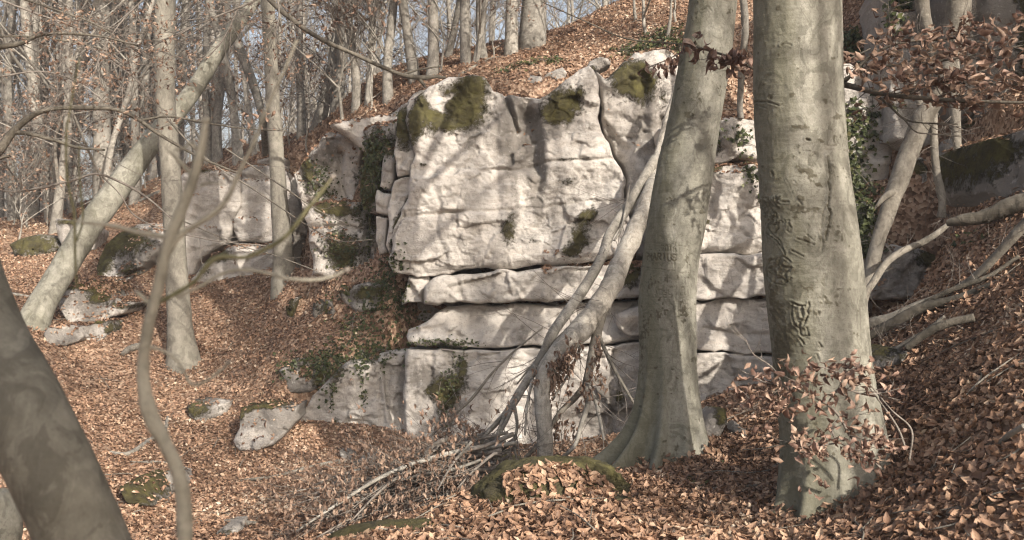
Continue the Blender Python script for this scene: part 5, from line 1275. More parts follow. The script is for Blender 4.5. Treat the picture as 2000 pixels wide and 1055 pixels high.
log('crooked fallen branch lying on the slope right of the sapling, upper one', [(212,892,13,5),(240,870,13,8),(262,845,13.2,9),(290,805,13.6,9),(320,775,14,8),(328,745,14.5,6)], M_FAR, 20, 3, 12, True)
log('crooked fallen branch on the slope, lower one beside the sapling', [(252,920,12.6,5),(268,888,12.8,6),(300,862,13,5),(340,850,13,3)], M_FAR, 21, 2, 12, True)
log('short grey log fragment on the slope left of the tall pale beech', [(238,668,16.0,8),(255,652,16.2,14),(275,635,16.4,12),(288,628,16.5,5)], M_DEAD, 22, 0, 12, True)
log('flat grey plank-like branch near the bottom left of the brush', [(428,1006,10.6,8),(450,1020,10.5,12),(475,1035,10.4,12),(500,1052,10.3,10)], M_DEAD, 23, 0, 12, True)
log('thin branch along the crest of the leafy hill above the mossy block', [(880,160,15.8,5),(920,132,16,7),(960,110,16.4,8),(990,98,16.8,6)], M_DEAD, 24, 6, 10, True)
log('fallen grey branch on the leaf ledge behind the slim beech', [(560,292,18.6,6),(590,280,18.5,10),(620,268,18.4,10),(640,262,18.4,6)], M_FAR, 25, 3, 12, True)
log('thin branch lying on the left ridge beside the leaning beech', [(262,352,24,5),(290,338,24,8),(312,325,24,6)], M_FAR, 26, 5, 10, True)
log('long thin stick on the leaf slope at far left', [(0,548,18,5),(40,545,18,6),(80,535,18,6),(110,520,18.4,4)], M_FAR, 27, 0, 8, True)

# standing dead stem and thin stems on the right bank
def stem_thing(label, rows, mat, name='tree_stem', cat='tree', seed=0, side=(), n=20, twigs=0, snap=True):
    rows = [list(r) for r in rows]
    pts, rad = pxline(rows)
    b0 = pts[-1].copy()
    t = thing(name, label, cat, b0)
    a = Acc(); tube(a, pts, rad, n=n, k=max(40, 14 * len(rows)), rough=.12, seed=seed, rs=5); a.build('trunk', mat, t)
    for q, s in enumerate(side): branch_mesh(s, t, 'branch', mat, n=10, seed=seed + q)
    if twigs:
        tw = Acc(); sprout(tw, pts, None, random.Random(seed), twigs, .5, .1, 1, .0035, None, 3); tw.build('twigs', M_TWIG, t)['kind'] = 'stuff'
    return t
stem_thing('rough grey dead stem with a broken spur leaning right behind the thickest beech', [(1868,60,10.6,30),(1850,130,10.7,32),(1825,195,10.8,36),(1800,235,10.8,38),(1775,300,10.8,38),(1755,355,10.7,36),(1735,410,10.6,32),(1715,470,10.5,28),(1700,530,10.4,26),(1688,570,10.3,24),(1670,640,10.2,20)], M_DEAD, 'dead_tree', 'dead tree', 31,
  [[(1745,375,10.6,16),(1728,385,10.5,13),(1716,398,10.4,8),(1708,408,10.4,3)], [(1800,210,10.8,14),(1780,160,10.9,12),(1765,130,10.9,5)]], 30, 18)
stem_thing('pale upright trunk at the top right above the leafy branch', [(1850,-400,11.2,40),(1870,-60,11.2,46),(1872,0,11.2,46),(1868,50,11.2,44),(1855,90,11.2,36),(1862,150,11.2,26),(1866,240,11.1,20),(1870,300,11.0,15),(1866,350,10.9,13),(1873,378,10.8,13)], M_DEAD, seed=32, twigs=40)
stem_thing('thin grey stem with a bent foot in the leaves beside the dead stem', [(1805,-300,10.9,30),(1800,-40,10.9,30),(1803,20,10.9,26),(1822,100,10.8,20),(1822,180,10.8,16),(1824,260,10.8,15),(1828,330,10.7,15),(1838,375,10.6,15),(1840,405,10.5,15),(1838,425,10.5,18)], M_DEAD, seed=33, twigs=20)
stem_thing('small forked trunk rising behind the middle beech at top', [(1440,-100,13,16),(1455,40,13,14),(1450,120,13.2,14),(1445,200,13.4,12),(1447,232,13.4,12)], M_FAR, seed=34, twigs=16)

# overhanging bare branches at the left and top
def overhang(label, rowsets, mat, seed, twigs=10, leaves=0, L=.7, lsize=.08, r0=.004):
    p0, _ = pxline(rowsets[0]); t = thing('bare_branch', label, 'branch', p0[0])
    tw = Acc(); rr = random.Random(seed); tips = []
    for q, r_ in enumerate(rowsets):
        branch_mesh(r_, t, 'limb', mat, n=10, seed=seed + q)
        p_, _ = pxline(r_); sprout(tw, p_, None, rr, twigs, L, .1, .8, r0, tips, sub=3)
    if twigs: tw.build('twigs', M_TWIG, t)['kind'] = 'stuff'
    if leaves: dry_leaves(t, tips, leaves, lsize, seed, .04)
    return t
Yo = 10.5
overhang('dark arching branch sweeping in from the left edge over the ridge', [[(-60,360,Yo,22),(0,292,Yo,18),(22,262,Yo,16),(50,235,Yo,13),(80,218,Yo,11),(120,211,Yo,9),(180,211,Yo,9),(230,215,Yo,8),(268,232,Yo,8),(300,255,Yo,7),(340,280,Yo,6),(400,312,Yo,5),(470,340,Yo,3)],
   [(28,258,Yo,9),(60,262,Yo,8),(110,275,Yo,7),(150,288,Yo,6),(205,293,Yo,4)], [(20,305,Yo,6),(0,310,Yo,7),(-40,330,Yo,8)], [(275,235,Yo,5),(330,228,Yo,4),(400,240,Yo,3),(480,252,Yo,2.5),(560,256,Yo,2)]], M_DARKW, 41, 7, 60)
overhang('thin crooked branch with dead leaves in the upper left corner', [[(-40,100,9.0,12),(0,92,9.0,11),(40,85,9.0,9),(80,68,9.0,8),(130,66,9.0,6),(200,72,9.0,4),(270,90,9,3)], [(-20,72,9.0,4),(60,72,9.0,4),(150,84,9.0,3),(230,105,9.0,2)], [(20,-10,9.2,4),(110,20,9.2,4),(190,50,9.2,3),(280,110,9.2,2)]], M_DARKW, 42, 14, 300, lsize=.05)
overhang('long thin bare twig crossing low over the left slope boulders', [[(0,372,11,3),(40,374,11,4),(90,365,11,5),(150,350,11,5),(190,340,11,4),(240,358,11,5),(290,388,11,4),(340,432,11,3)], [(200,345,11,3),(235,380,11,3),(262,420,11,3),(320,448,11,3),(420,470,11,2),(520,480,11,2)]], M_TWIG, 43, 4, 0, .6)
overhang('dark smooth branch slanting down to the cliff edge at top centre', [[(500,-30,14,11),(535,8,14,10),(560,30,14,10),(600,60,14.2,9),(640,83,14.4,9),(690,105,14.6,8),(740,128,14.8,8),(785,146,15,8),(822,152,15.2,10),(850,150,15.3,7),(870,152,15.4,5)], [(815,152,15.2,8),(825,162,15.2,7),(830,170,15.3,5)], [(785,146,15,5),(820,136,15.2,4),(860,130,15.4,3)]], M_DARKW, 44, 4, 0, .7)
overhang('thin pale twigs reaching over the split blocks from the left trunk', [[(325,230,13,4),(380,290,13,4),(430,330,13,3),(480,360,13,3),(540,400,13,3),(600,440,13,2),(660,470,13,2),(730,468,13,2)], [(440,290,13,3),(500,330,13,3),(560,370,13,3),(620,410,13,2),(680,440,13,2)], [(330,420,13,3),(400,450,13,3),(470,480,13,2),(540,500,13,2),(620,530,13,2)]], M_DEAD, 45, 5, 0, .5, r0=.003)
overhang('leafy twigs with copper leaves hanging over the top of the left trunks', [[(560,-40,10,5),(500,0,10,4),(430,30,10,4),(360,60,10,3),(280,100,10,3),(200,150,10,2)], [(540,-20,10,4),(545,30,10,3),(535,70,10,2)], [(300,-20,11,4),(240,40,11,3),(200,100,11,3),(180,160,11,2)], [(480,-20,11,3),(440,70,11,3),(400,120,11,2)]], M_TWIG, 46, 14, 330, lsize=.05)
overhang('second layer of thin leafy twigs over the far left trees', [[(0,0,12,4),(80,30,12,4),(160,60,12,3),(240,120,12,2)], [(0,150,12,4),(80,140,12,3),(150,160,12,3),(220,210,12,2)], [(60,-20,13,4),(130,60,13,3),(260,150,13,3),(300,200,13,2)]], M_TWIG, 47, 16, 260, lsize=.055)

# ------------------------------------------------------------ forest trees (prototypes, then copies sharing their meshes)
def proto(seed, h=15, r=.16, lean=0.0, first=4.0, bend=.5, nl=14, fork=False, up=.8, bushy=1.0, leaves=0):
    rr = random.Random(seed)
    t = thing('beech_tree', 'x', 'tree', (0, 0, 0)); 
    trunk = Acc(); limbs = Acc(); tw = Acc()
    ph = rr.uniform(0, 6.28)
    zs = np.linspace(-.4, h, 12)
    tp = np.array([[lean * z + bend * .25 * math.sin(z * .5 + ph) + rr.uniform(-.05, .05), bend * .2 * math.cos(z * .43 + ph) + rr.uniform(-.05, .05), z] for z in zs])
    tr = r * np.maximum(.08, (1 - np.clip(zs, 0, h) / h) ** .75) * (1 + .35 * np.exp(-np.clip(zs, 0, 9) / .3))
    tube(trunk, tp, tr, n=12, k=34, rough=.08, seed=seed, rs=3)
    axes = [(tp, tr)]
    if fork:
        zf = rr.uniform(.6, 3); i = int(np.searchsorted(zs, zf)); s = tp[i]
        fp = np.array([s + np.array([(-.22 if lean > 0 else .22) * (q) + .1 * math.sin(q * .7), .05 * q, q]) for q in np.linspace(0, h - zf, 9)])
        tube(trunk, fp, tr[i] * .75 * (1 - np.linspace(0, .9, 9)) ** .8, n=10, k=26, rough=.08, seed=seed + 1, rs=3); axes.append((fp, tr[i] * np.linspace(.75, .1, 9)))
    tips = []
    for q in range(nl):
        ap, ar = axes[q % len(axes)]
        z0 = first + (h - first) * (q + rr.random()) / nl * .95
        i = int(np.clip(np.searchsorted(ap[:, 2], z0), 1, len(ap) - 1)); s = ap[i - 1] + (ap[i] - ap[i - 1]) * rr.random()
        ang = rr.uniform(0, 6.28); L = (h - z0) * rr.uniform(.28, .5) + .8
        e = np.array([math.cos(ang), math.sin(ang), up * rr.uniform(.6, 1.6)]); e /= np.linalg.norm(e)
        pp = [s]; 
        for f in (1, 2, 3, 4): 
            pp.append(pp[-1] + e * L / 4 + np.array([rr.gauss(0, .07), rr.gauss(0, .07), rr.gauss(.04, .06)]) * L / 2.2)
        br = max(.014, np.interp(s[2], ap[:, 2], ar) * .42)
        tube(limbs, pp, br * np.array([1, .8, .6, .4, .18]), n=6, k=12, cap=False)
        P4 = catmull(np.array(pp), 24)
        for w in range(int(5 * bushy)):
            i = rr.randrange(4, 23); a0 = P4[i]; l2 = L * rr.uniform(.18, .42)
            e2 = e * .8 + np.array([rr.uniform(-1, 1), rr.uniform(-1, 1), rr.uniform(-.5, .9)]); e2 /= np.linalg.norm(e2)
            a1 = a0 + e2 * l2 * .5 + np.array([rr.gauss(0, .06), rr.gauss(0, .06), rr.gauss(0, .06)]) * l2; a2 = a1 + e2 * l2 * .5 + np.array([rr.gauss(0, .1), rr.gauss(0, .1), rr.gauss(.1, .1)]) * l2
            tube(limbs, [a0, a1, a2], [br * .4, br * .28, br * .12], n=4, k=6, cap=False)
            for y in range(int(6 * bushy)):
                f = rr.random(); s3 = a0 + (a1 - a0) * f * 2 if f < .5 else a1 + (a2 - a1) * (f - .5) * 2
                e3 = e2 + np.array([rr.uniform(-1, 1), rr.uniform(-1, 1), rr.uniform(-1, .8)]); l3 = rr.uniform(.3, .9)
                s4 = s3 + e3 * l3 * .5; s5 = s4 + e3 * l3 * .4 + np.array([rr.gauss(0, .08), rr.gauss(0, .08), rr.gauss(0, .08)])
                tube(tw, [s3, s4, s5], [.007, .0045, .0025], n=3, cap=False); tips += [s4, s5]
                s6 = s4 + np.array([rr.uniform(-.3, .3), rr.uniform(-.3, .3), rr.uniform(-.2, .3)])
                tube(tw, [s4, s6], [.004, .0025], n=3, cap=False)
    trunk.build('trunk', M_FAR, t)
    limbs.build('limbs', M_FAR, t)['kind'] = 'stuff'; tw.build('twigs', M_TWIG, t)['kind'] = 'stuff'
    if leaves: dry_leaves(t, [p for p in tips if p[2] < 9] or tips, leaves, .10, seed, .08)
    return t
def copy_thing(o, loc, rot, sc, label, group=None):
    c = o.copy(); COL.objects.link(c); c.location = tuple(loc); c.rotation_euler = (0, 0, rot); c.scale = (sc, sc, sc)
    c['label'] = label
    if group: c['group'] = group
    elif 'group' in c: del c['group']
    for ch in o.children:
        d = ch.copy(); COL.objects.link(d); d.parent = c
    return c
PR = [proto(201, 17, .17, .0, 5, .3), proto(202, 16, .15, .03, 3, .5, bushy=1.3), proto(203, 15, .12, .10, 2.2, .7, bushy=1.3), proto(204, 15, .13, -.08, 3, .7), proto(205, 13, .10, .04, 2.2, .6, fork=True), proto(206, 14, .12, .12, 2.5, .8, fork=True),
      proto(207, 12, .08, .0, 1.0, .8, nl=14, bushy=1.3, leaves=150), proto(208, 16, .16, .0, 4, .3, leaves=60), proto(209, 9, .06, .25, 1.0, .9, nl=14, bushy=1.2, leaves=120)]
SHR = [proto(301, 2.2, .022, .1, .15, .3, nl=9, bushy=.7, leaves=240), proto(302, 2.6, .02, -.1, .2, .5, nl=9, bushy=.7, leaves=160)]
usedp = set()
def place(pi, x, y, rot, sc, label, group=None, dz=0.0):
    z = float(gz(np.array([x]), np.array([y]))[0]) - .03 + dz
    if pi not in usedp:
        usedp.add(pi); o = PR[pi]; o.location = (x, y, z); o.rotation_euler = (0, 0, rot); o.scale = (sc,) * 3; o['label'] = label
        if group: o['group'] = group
        return o
    return copy_thing(PR[pi], (x, y, z), rot, sc, label, group)
rr = random.Random(77)
# base (u, v), guessed distance, width in px, prototype, rotation, label
HAND = [
 (1035,92,19,46,0,'thick pale beech on the crest of the hill above the cliff'), (998,108,19.5,24,7,'second trunk from the right on the hill crest, beside the thick pale beech'), (912,122,22,19,1,'slim pale trunk on the crest above the mossy cliff block'),
 (842,150,20,17,0,'bright straight trunk behind the end of the slanting dark branch'), (806,158,19,20,3,'dark straight trunk just behind the left shoulder of the cliff'), (764,190,23,12,1,'slender grey trunk left of the dark one behind the cliff shoulder'),
 (722,208,22,14,4,'forked slim trunk on the crest, left of the slender grey one'), (688,222,22,16,1,'pale trunk rising over the ivy slope on the crest'), (642,240,20,22,2,'leaning grey trunk at the left end of the crest'), (612,258,21,24,5,'forked leaning trunk on the crest right of the slim beech'),
 (588,268,22,14,0,'straight grey trunk just right of the slim beech stem'), (497,300,24,14,3,'grey trunk just left of the slim beech, above the split blocks'), (430,310,26,18,1,'grey trunk between the two near beeches on the left ridge'), (405,318,27,16,0,'straight trunk right of the tall pale beech on the ridge'),
 (212,420,27,42,8,'broad trunk group of the left ridge above the leaning beech'), (205,408,26,36,0,'broadest upright trunk on the left ridge'), (178,400,30,22,2,'leaning trunk left of the broadest one on the ridge'), (128,428,27,18,6,'slender leafy tree on the ridge above the white rock stub'),
 (100,430,26,22,3,'trunk bending left on the far left ridge'), (72,415,30,20,5,'forked trunk at the far left of the ridge'), (50,425,28,18,2,'leaning trunk near the left edge of the picture'), (20,430,31,20,4,'forked trunk nearest to the left edge of the ridge'), (270,372,29,18,1,'trunk seen between the leaning beech and the tall pale beech'),
 (245,385,30,14,7,'thin leafy trunk above the leaning beech on the ridge'), (870,138,24,12,5,'thin forked tree on the crest beside the bright straight trunk'), (958,112,21,16,6,'short bushy tree with brown leaves on the hill crest'), (940,118,20,11,8,'small leaning leafy tree on the hill crest')]
for (u, v, y, w, pi, lab) in HAND:
    h_ = hit(u, v + 2, y - 6, y + 8) or y
    r0 = [.17, .15, .12, .13, .10, .12, .08, .16, .06][pi] * .98
    sc = np.clip(w * h_ / F / 2 / r0, .55, 1.35)
    place(pi, (u - CX) / F * h_, h_ + .05, 0.0 if pi in (2, 3, 5, 8) else rr.uniform(0, 6.28), float(sc), lab)
for s_ in SHR: s_.name = 'shrub'; s_['category'] = 'shrub'
def shrubs():
    k = 0
    cn_ = {}
    for (u, v, y) in sorted([(20,440,27),(60,445,26),(100,440,27),(150,425,28),(30,470,23),(75,415,31),(185,408,29),(230,395,29),(290,365,26),(330,335,27),(420,302,26),(560,290,20),(600,268,20),(640,252,19.5),(680,232,19),(720,212,19),(760,195,18.5),(20,410,34),(120,405,34),(250,372,33),(1240,45,17),(1275,62,16.5),(1305,70,16),(1330,40,17),(960,112,19),(930,122,19),(850,150,18),(490,300,24)]):
        h_ = hit(u, v, y - 8, y + 9) or y
        x_ = (u - CX) / F * h_; z_ = float(gz(np.array([x_]), np.array([h_]))[0]) - .05
        where_ = ('at the far left end of the ridge' if u < 70 else 'on the left ridge beside the leaning beech' if u < 300 else 'on the ledge above the split blocks' if u < 520 else 'at the top of the mossy outcrop' if u < 700 else 'on the cliff crest' if u < 1000 else 'on the leafy hill behind the middle beech'); cn_[where_] = cn_.get(where_, 0) + 1; lab = ['first', 'second', 'third', 'fourth', 'fifth', 'sixth', 'seventh', 'eighth', 'ninth'][cn_[where_] - 1] + ' low brown-leaved shrub from the left ' + where_; gr_ = 'low shrubs ' + where_
        o = SHR[k % 2]
        if k < 2: o.location = (x_, h_, z_); o.rotation_euler = (0, 0, rr.uniform(0, 6)); o['label'] = lab; o['group'] = gr_
        else: copy_thing(o, (x_, h_, z_), rr.uniform(0, 6), rr.uniform(.7, 1.2), lab, gr_)
        k += 1
shrubs()
GRP = 'bare beeches standing deep in the woods behind the ridge'
cnt = 0
pos_ = []
while cnt < 262:
    y = 23 + 75 * rr.random() ** 1.25; x = rr.uniform(-.62, .26) * y
    if y < 34 and x > -7.5: continue
    if any((x - a) ** 2 + (y - b) ** 2 < 1.2 for a, b in pos_): continue
    pos_.append((x, y)); cnt += 1
    pi = rr.choice([1, 1, 2, 3, 4, 5, 6, 7, 8, 0, 2, 4, 6]); u_ = CX + x / y * F
    kind_ = {0: 'straight bare', 1: 'straight bare', 7: 'straight sparsely leaved', 2: 'leaning bare', 3: 'leaning bare', 4: 'forked bare', 5: 'forked bare', 6: 'thin leafy', 8: 'small slanting leafy'}[pi]
    reg_ = 'left ridge' if u_ < 330 else ('split pale blocks' if u_ < 620 else 'cliff crest')
    place(pi, x, y, rr.uniform(-.8, .8) + (0 if rr.random() < .6 else 3.14), rr.uniform(.55, 1.2), f'{kind_} beech deep in the woods beyond the {reg_}', f'{kind_} beeches deep in the woods beyond the {reg_}')
# trees of the same wood behind the viewer, whose shade dapples the near ground
GR2 = 'bare beeches of the wood behind the viewer'
for (x, y, p_, s) in [(1.80,-1.85,0,1.5),(6.0,0.2,6,1.1),(8.5,-1.5,8,1.3),(7.2,3.0,6,1.0),(10.5,-4,4,1.3),(5.2,-9,1,1.2),(13,-8,0,1.2),(-1.5,-12,5,1.1)]:
    place(p_, x, y, rr.uniform(0, 6.28), s, 'bare beech of the wood outside the picture, casting branch shadows over the leaves', GR2)
print('trees', round(time.time() - T0, 1))

# ------------------------------------------------------------ leaf litter
rk = BVHTree.FromPolygons([tuple(v) for v in np.vstack(ROCKV)], [tuple(f) for f in np.vstack(ROCKF).tolist()])
def litter(name, y0, y1, dens, size, temps, seed, over_rock=False):
    rng = np.random.default_rng(seed)
    wl = lambda y: -.56 * y - 1.2; wr = lambda y: .56 * y + 1.2
    A = (wr(y1) - wl(y1) + wr(y0) - wl(y0)) / 2 * (y1 - y0)
    n = int(A * dens * 1.25)
    y = rng.uniform(y0, y1, n); x = rng.uniform(wl(y1), wr(y1), n)
    k = (x > wl(y)) & (x < wr(y)); x, y = x[k], y[k]
    z = gz(x, y); nn = gn(x, y)
    k = nn[:, 2] > .22
    k &= (rng.random(len(x)) < smooth(.2, .6, nn[:, 2]) + .3)
    x, y, z, nn = x[k], y[k], z[k], nn[k]
    pos = np.stack([x, y, z], -1) + nn * rng.uniform(.002, .035, len(x))[:, None]
    a = Acc(); scatter(a, pos, nn, size * rng.uniform(.45, 1.25, len(x)), temps, rng, .5, bias=.30 * fbm(pos * .8, 3, 3) + .15 * fbm(pos * 3, 2, 4) + (.09 if y0 > 8 else 0))
    o = a.build(name, M_LITTER); tag(o, 'brown beech leaves covering the ground', 'leaf litter', None, 'stuff'); return len(x)
c1 = litter('leaf_litter', 3.2, 7.2, 1250, .076, TEMP_NEAR, 1) + litter('leaf_litter', 7.2, 9.0, 1300, .068, TEMP_MID, 5)
c2 = litter('leaf_litter', 9.0, 14.5, 1050, .060, TEMP_FAR, 2)
c3 = litter('leaf_litter', 14.5, 22, 560, .062, TEMP_FAR, 3)
c4 = litter('leaf_litter', 22, 40, 110, .09, TEMP_FAR, 4)
print('litter', c1, c2, c3, c4, round(time.time() - T0, 1))
# drifts of leaves banked against the trunks and the boulders
def banked(x, y, r, up, n, size, seed):
    rng = np.random.default_rng(seed); a_ = rng.uniform(0, 2 * math.pi, n); d = r + np.abs(rng.normal(0, .16, n))
    X1 = x + np.cos(a_) * d; Y1 = y + np.sin(a_) * d
    pos = np.stack([X1, Y1, gz(X1, Y1) + up * np.exp(-(d - r) / .10) * rng.uniform(.1, 1, n) + .015], -1)
    nn = gn(X1, Y1) + np.stack([np.cos(a_), np.sin(a_), np.zeros(n)], -1) * .5
    return pos, nn / np.linalg.norm(nn, axis=1, keepdims=True)
ab = Acc(); rng_ = np.random.default_rng(8)
for (x, y, r, up, n, s, sd) in [(2.10, 6.7, .34, .12, 900, .07, 1), (2.35, 6.6, .34, .12, 500, .07, 8), (1.32, 8.5, .36, .10, 900, .066, 2), (1.0, 8.4, .4, .08, 500, .066, 9), (P(360,722,y1)[0], y1, .26, .08, 350, .06, 3), (P(555,550,y2)[0], y2, .22, .08, 250, .06, 4), (P(66,640,y3)[0], y3, .26, .08, 250, .06, 5), (P(1066,915,10.1)[0], 10.1, .1, .08, 300, .06, 6)]:
    ps, ns = banked(x, y, r, up, n, s, sd); scatter(ab, ps, ns, s * rng_.uniform(.6, 1.2, n), TEMP_NEAR, rng_, .5)
tag(ab.build('leaf_litter', M_LITTER), 'brown leaves banked up against the feet of the trunks', 'leaf litter', None, 'stuff')
# leaves lying on ledges and tops of the rocks: dropped straight down on regions (x0,x1,y0,y1,count,size)
def drop(regs, seed, name, label, mat, temps, size, cat, nzmin=.45, prob=1.0, zmax=30, zr=(-9, 99)):
    rng = np.random.default_rng(seed); PS = []; NS = []
    for (x0, x1, y0, y1, ct) in regs:
        for x, y in zip(rng.uniform(x0, x1, ct), rng.uniform(y0, y1, ct)):
            z0 = zmax
            for _ in range(4):
                h = rk.ray_cast(Vector((x, y, z0)), Vector((0, 0, -1)))
                if h[0] is None: break
                nrm = h[1] if h[1].z > 0 else -h[1]
                if nrm.z > nzmin and zr[0] < h[0].z < zr[1] and h[0].z > float(gz(np.array([x]), np.array([y]))[0]) - .02:
                    PS.append(np.array(h[0]) + np.array(nrm) * rng.uniform(.004, .03)); NS.append(np.array(nrm))
                z0 = h[0].z - .03
    if not PS: print('no hits', label); return
    PS = np.array(PS); NS = np.array(NS)
    a = Acc(); scatter(a, PS, NS, size * rng.uniform(.6, 1.1, len(PS)), temps, rng, .4)
    tag(a.build(name, mat), label, cat, None, 'stuff')
def X_(u, Y): return (u - CX) / F * Y
drop([(X_(1060,13.9), X_(1262,13.9), 13.78, 14.2, 2600)], 11, 'leaf_litter', 'brown leaves caught on the ledge between the main block and the second bed', M_LITTER, TEMP_FAR, .075, 'leaf litter', .35, zr=(1.55, 1.98))
drop([(X_(760,15), X_(1500,15), 14.2, 16.0, 5200)], 12, 'leaf_litter', 'brown leaves lying on top of the cliff stones', M_LITTER, TEMP_FAR, .078, 'leaf litter', .8, zr=(3.3, 9))
drop([(X_(560,16), X_(790,16), 15.0, 17.5, 3800)], 13, 'leaf_litter', 'brown leaves lying over the steps of the mossy outcrop', M_LITTER, TEMP_FAR, .078, 'leaf litter', .5)
drop([(X_(340,20), X_(590,20), 19.0, 21.8, 3000), (X_(170,18), X_(340,18), 17, 20, 3000), (X_(100,16.5), X_(270,16.5), 15.6, 17.8, 1200)], 14, 'leaf_litter', 'brown leaves on the boulders of the left slope', M_LITTER, TEMP_FAR, .08, 'leaf litter', .7)
drop([(X_(985,7.3), X_(1190,7.3), 6.55, 7.22, 1700)], 15, 'leaf_litter', 'heaped brown leaves on the flat mossy boulder in front', M_LITTER, TEMP_NEAR, .078, 'leaf litter', .12)
drop([(X_(215,11), X_(350,11), 10.0, 12.4, 700), (X_(340,14), X_(600,14), 12.8, 15.5, 1800), (X_(60,16), X_(280,16), 14.5, 17.5, 1500)], 18, 'leaf_litter', 'brown leaves on the low rocks of the hollow', M_LITTER, TEMP_FAR, .062, 'leaf litter', .55)
drop([(X_(1650,11.5), X_(2100,11.5), 9.2, 13.5, 3600)], 16, 'leaf_litter', 'brown leaves on the rock ledges of the right bank', M_LITTER, TEMP_FAR, .085, 'leaf litter', .6)
drop([(X_(1335,13.2), X_(1520,13.2), 12.9, 14.4, 1600)], 17, 'leaf_litter', 'brown leaves on the rough rock between the two thick beeches', M_LITTER, TEMP_FAR, .08, 'leaf litter', .8, zr=(2.95, 9))

# twigs fallen among the leaves
rr = random.Random(404); sk = Acc()
for q in range(420):
    y = 4 + 16 * rr.random() ** 1.3; x = rr.uniform(-.55, .55) * y; a_ = rr.uniform(0, 3.14); L = rr.uniform(.15, .7)
    ps = []
    for f in (-.5, -.2, .15, .5):
        px_, py_ = x + math.cos(a_) * L * f + rr.gauss(0, .02), y + math.sin(a_) * L * f + rr.gauss(0, .02)
        ps.append([px_, py_, float(gz(np.array([px_]), np.array([py_]))[0]) + .025 + rr.uniform(0, .03)])
    if abs(ps[0][2] - ps[-1][2]) > L * .8: continue
    w = rr.uniform(.002, .007); tube(sk, ps, [w, w, w * .8, w * .4], n=5, k=7, rough=.2, seed=q)
tag(sk.build('fallen_twigs', M_DEAD), 'thin dead twigs scattered among the fallen leaves', 'twigs', None, 'stuff')

# ------------------------------------------------------------ ivy
ALLV = np.vstack(ROCKV + [GV]); nR = sum(len(v) for v in ROCKV)
sel = GQ[(GV[GQ[:, 0], 1] < 24) & (GV[GQ[:, 0], 1] > 3) & (np.abs(GV[GQ[:, 0], 0]) < 14)]
both = BVHTree.FromPolygons([tuple(v) for v in ALLV], [tuple(f) for f in np.vstack(ROCKF).tolist()] + [tuple(f) for f in (sel + nR).tolist()])
def ivy(label, blobs, cnt, Yref, seed, size=.06, leafmix=None, spread=.03):
    """leaves pressed on whatever lies behind an area of the wall, seen along the wall's own facing direction"""
    rng = np.random.default_rng(seed); PS = []; NS = []; w = np.array([b[2] * b[3] * b[4] for b in blobs]); w = w / w.sum()
    stems = Acc(); last = {}
    for b_, k in zip(blobs, rng.multinomial(int(cnt * .72), w)):
        prev = None
        for q in range(k):
            u = b_[0] + rng.normal() * b_[2] * .72; v = b_[1] + rng.normal() * b_[3] * .72
            p = P(u, v, Yref); o = Vector((p[0], Yref - 1.6, p[2] + .25))
            h = both.ray_cast(o, Vector((0, 1, -.16)).normalized(), 5.5)
            if h[0] is None: continue
            nrm = np.array(h[1]); nrm = nrm if nrm[1] < 0 else -nrm
            pt = np.array(h[0]); PS.append(pt + nrm * rng.uniform(.01, .05)); NS.append(nrm + np.array([0, -.2, .5]))
            if prev is not None and q % 14 == 0 and np.linalg.norm(pt - prev) < .45:
                tube(stems, [prev + nrm * .01, (prev + pt) / 2 + nrm * .03, pt + nrm * .01], .004, n=4, cap=False)
            if q % 7 == 0: prev = pt
    PS = np.array(PS); NS = np.array(NS); NS /= np.linalg.norm(NS, axis=1, keepdims=True)
    t = thing('ivy', label, 'ivy', PS.mean(0))
    a = Acc(); scatter(a, PS, NS, size * rng.uniform(.5, 1.2, len(PS)), IVT, rng, .45)
    a.build('leaves', M_IVY, t)['kind'] = 'stuff'
    if stems.n: stems.build('vines', M_TWIG, t)
    return t
IVT = []
for f_ in (.1, -.08):
    V_ = np.array([[-.5, 0, 0], [-.15, -.5, f_], [.05, -.22, f_ * .5], [.5, 0, -.1], [.05, .22, f_ * .5], [-.15, .5, f_]])
    IVT.append((V_, np.array([[0, 1, 2], [0, 2, 3], [0, 3, 4], [0, 4, 5]])))
ivy('ivy spilling down the leafy slope between the outcrop and the tall cliff', [(745,290,30,30,1),(720,330,22,40,1),(735,345,16,30,2),(715,270,20,14,.7),(700,390,14,14,.6)], 900, 15.0, 1)
ivy('sparse ivy dotting the face of the mossy outcrop', [(610,330,22,30,1),(620,360,20,18,1),(655,480,26,40,.5),(722,450,6,60,1.2),(690,500,20,30,.6)], 750, 15.6, 2, .05)
ivy('ivy in the shade under the left corner of the big cliff block', [(760,520,26,22,1.3),(745,545,26,22,1),(740,590,30,18,1),(775,575,18,24,1.2)], 650, 14.4, 3)
ivy('ivy trailing down the leaf slope above the lower wall', [(700,640,60,26,1),(740,680,40,20,1.4),(650,690,40,20,1),(715,700,26,26,1.3),(800,610,40,12,.7),(690,620,40,20,.7),(640,560,30,16,.4)], 1000, 14.3, 4)
ivy('ivy fringe around the pale rock left of the lower wall', [(620,710,24,20,1.3),(560,720,24,18,1),(640,740,14,34,1.2),(590,700,30,10,1),(540,705,16,14,.6)], 480, 14.2, 5)
ivy('thin ivy strand hanging on the pale lower wall', [(645,760,5,36,1),(706,760,6,34,1),(642,690,20,14,1)], 160, 13.9, 6, .045)
ivy('ivy climbing the mossy stain at the centre of the lower wall', [(885,740,8,34,1),(895,700,12,14,.8),(870,770,14,30,.5)], 170, 13.9, 7, .045)
ivy('ivy and moss line along the ledge of the third bed', [(850,668,50,4,1),(900,672,30,4,.6)], 240, 14.0, 8, .04)
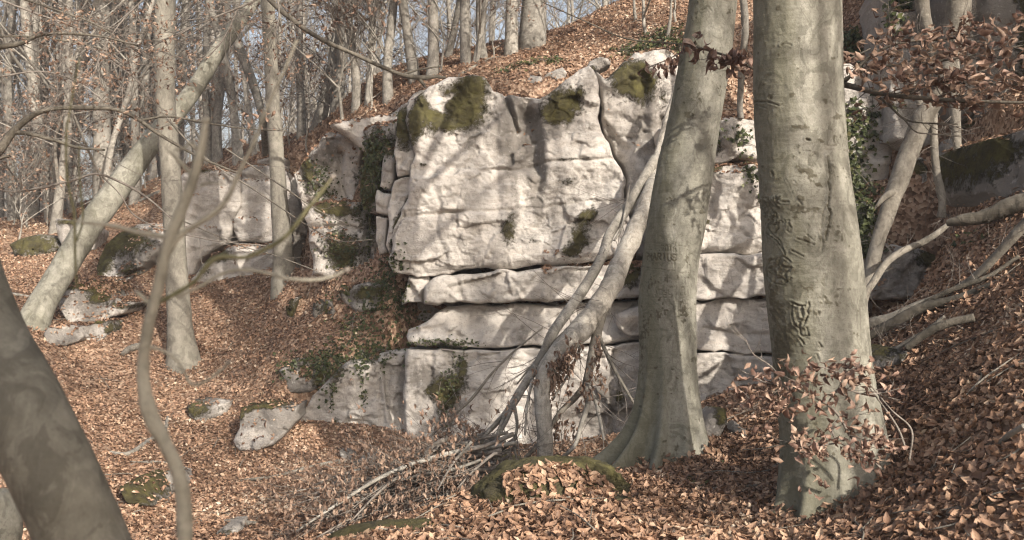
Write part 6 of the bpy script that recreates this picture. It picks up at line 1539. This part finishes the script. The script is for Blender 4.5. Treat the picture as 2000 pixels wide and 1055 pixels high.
ivy('ivy tangle on the leafy hill top behind the middle beech', [(1290,60,40,26,1),(1330,90,16,20,1),(1240,70,30,16,.5),(1310,30,30,16,.6)], 900, 15.0, 9, .07)
ivy('scattered ivy on the leaf crest above the small crest stones', [(1080,125,26,8,1),(990,145,20,6,.6),(1020,130,20,6,.5)], 240, 15.6, 10, .06)
ivy('ivy with tiny creepers on the rough rock between the two beeches', [(1462,330,12,30,1),(1450,260,20,16,.8),(1400,250,20,14,.7),(1490,360,10,30,.6)], 260, 13.2, 11, .07)
ivy('dense green ivy covering the bank right of the thickest beech', [(1680,300,30,60,1.4),(1700,360,26,40,1.5),(1690,430,24,40,1.2),(1670,230,20,40,.8),(1720,240,20,40,.5),(1700,200,40,20,.6)], 1900, 12.2, 12, .075)
ivy('ivy around the foot of the dead stem on the bank', [(1790,440,30,16,1),(1770,430,20,20,1),(1830,500,20,10,.4),(1960,510,16,12,.8)], 420, 10.6, 13, .075)
ivy('dark evergreen tangle at the top right behind the leafy branch', [(1680,40,40,40,1),(1720,20,40,30,1),(1960,60,20,50,.5)], 1100, 12.6, 14, .09)
ivy('tiny green herbs in the leaves right of the middle beech roots', [(1395,880,14,14,1),(1345,945,10,8,1),(1400,905,10,6,.6)], 60, 7.9, 15, .05)
print('done', round(time.time() - T0, 1))
hz = Acc()
x0, x1, y0, y1, z0, z1 = -150, 150, -65, 340, -6, 42
hz.add([(x0,y0,z0),(x1,y0,z0),(x1,y1,z0),(x0,y1,z0),(x0,y0,z1),(x1,y0,z1),(x1,y1,z1),(x0,y1,z1)], [(0,3,2,1),(4,5,6,7),(0,1,5,4),(1,2,6,5),(2,3,7,6),(3,0,4,7)])
hm = bpy.data.materials.new('haze'); hm.use_nodes = True
hn = hm.node_tree; hn.nodes.remove(hn.nodes['Principled BSDF'])
pv = hn.nodes.new('ShaderNodeVolumePrincipled'); pv.inputs['Density'].default_value = 0.0011; pv.inputs['Color'].default_value = (.86, .88, .95, 1)
hn.links.new(pv.outputs[0], hn.nodes['Material Output'].inputs['Volume'])
ho = hz.build('haze', hm, smooth_=False); ho['kind'] = 'stuff'
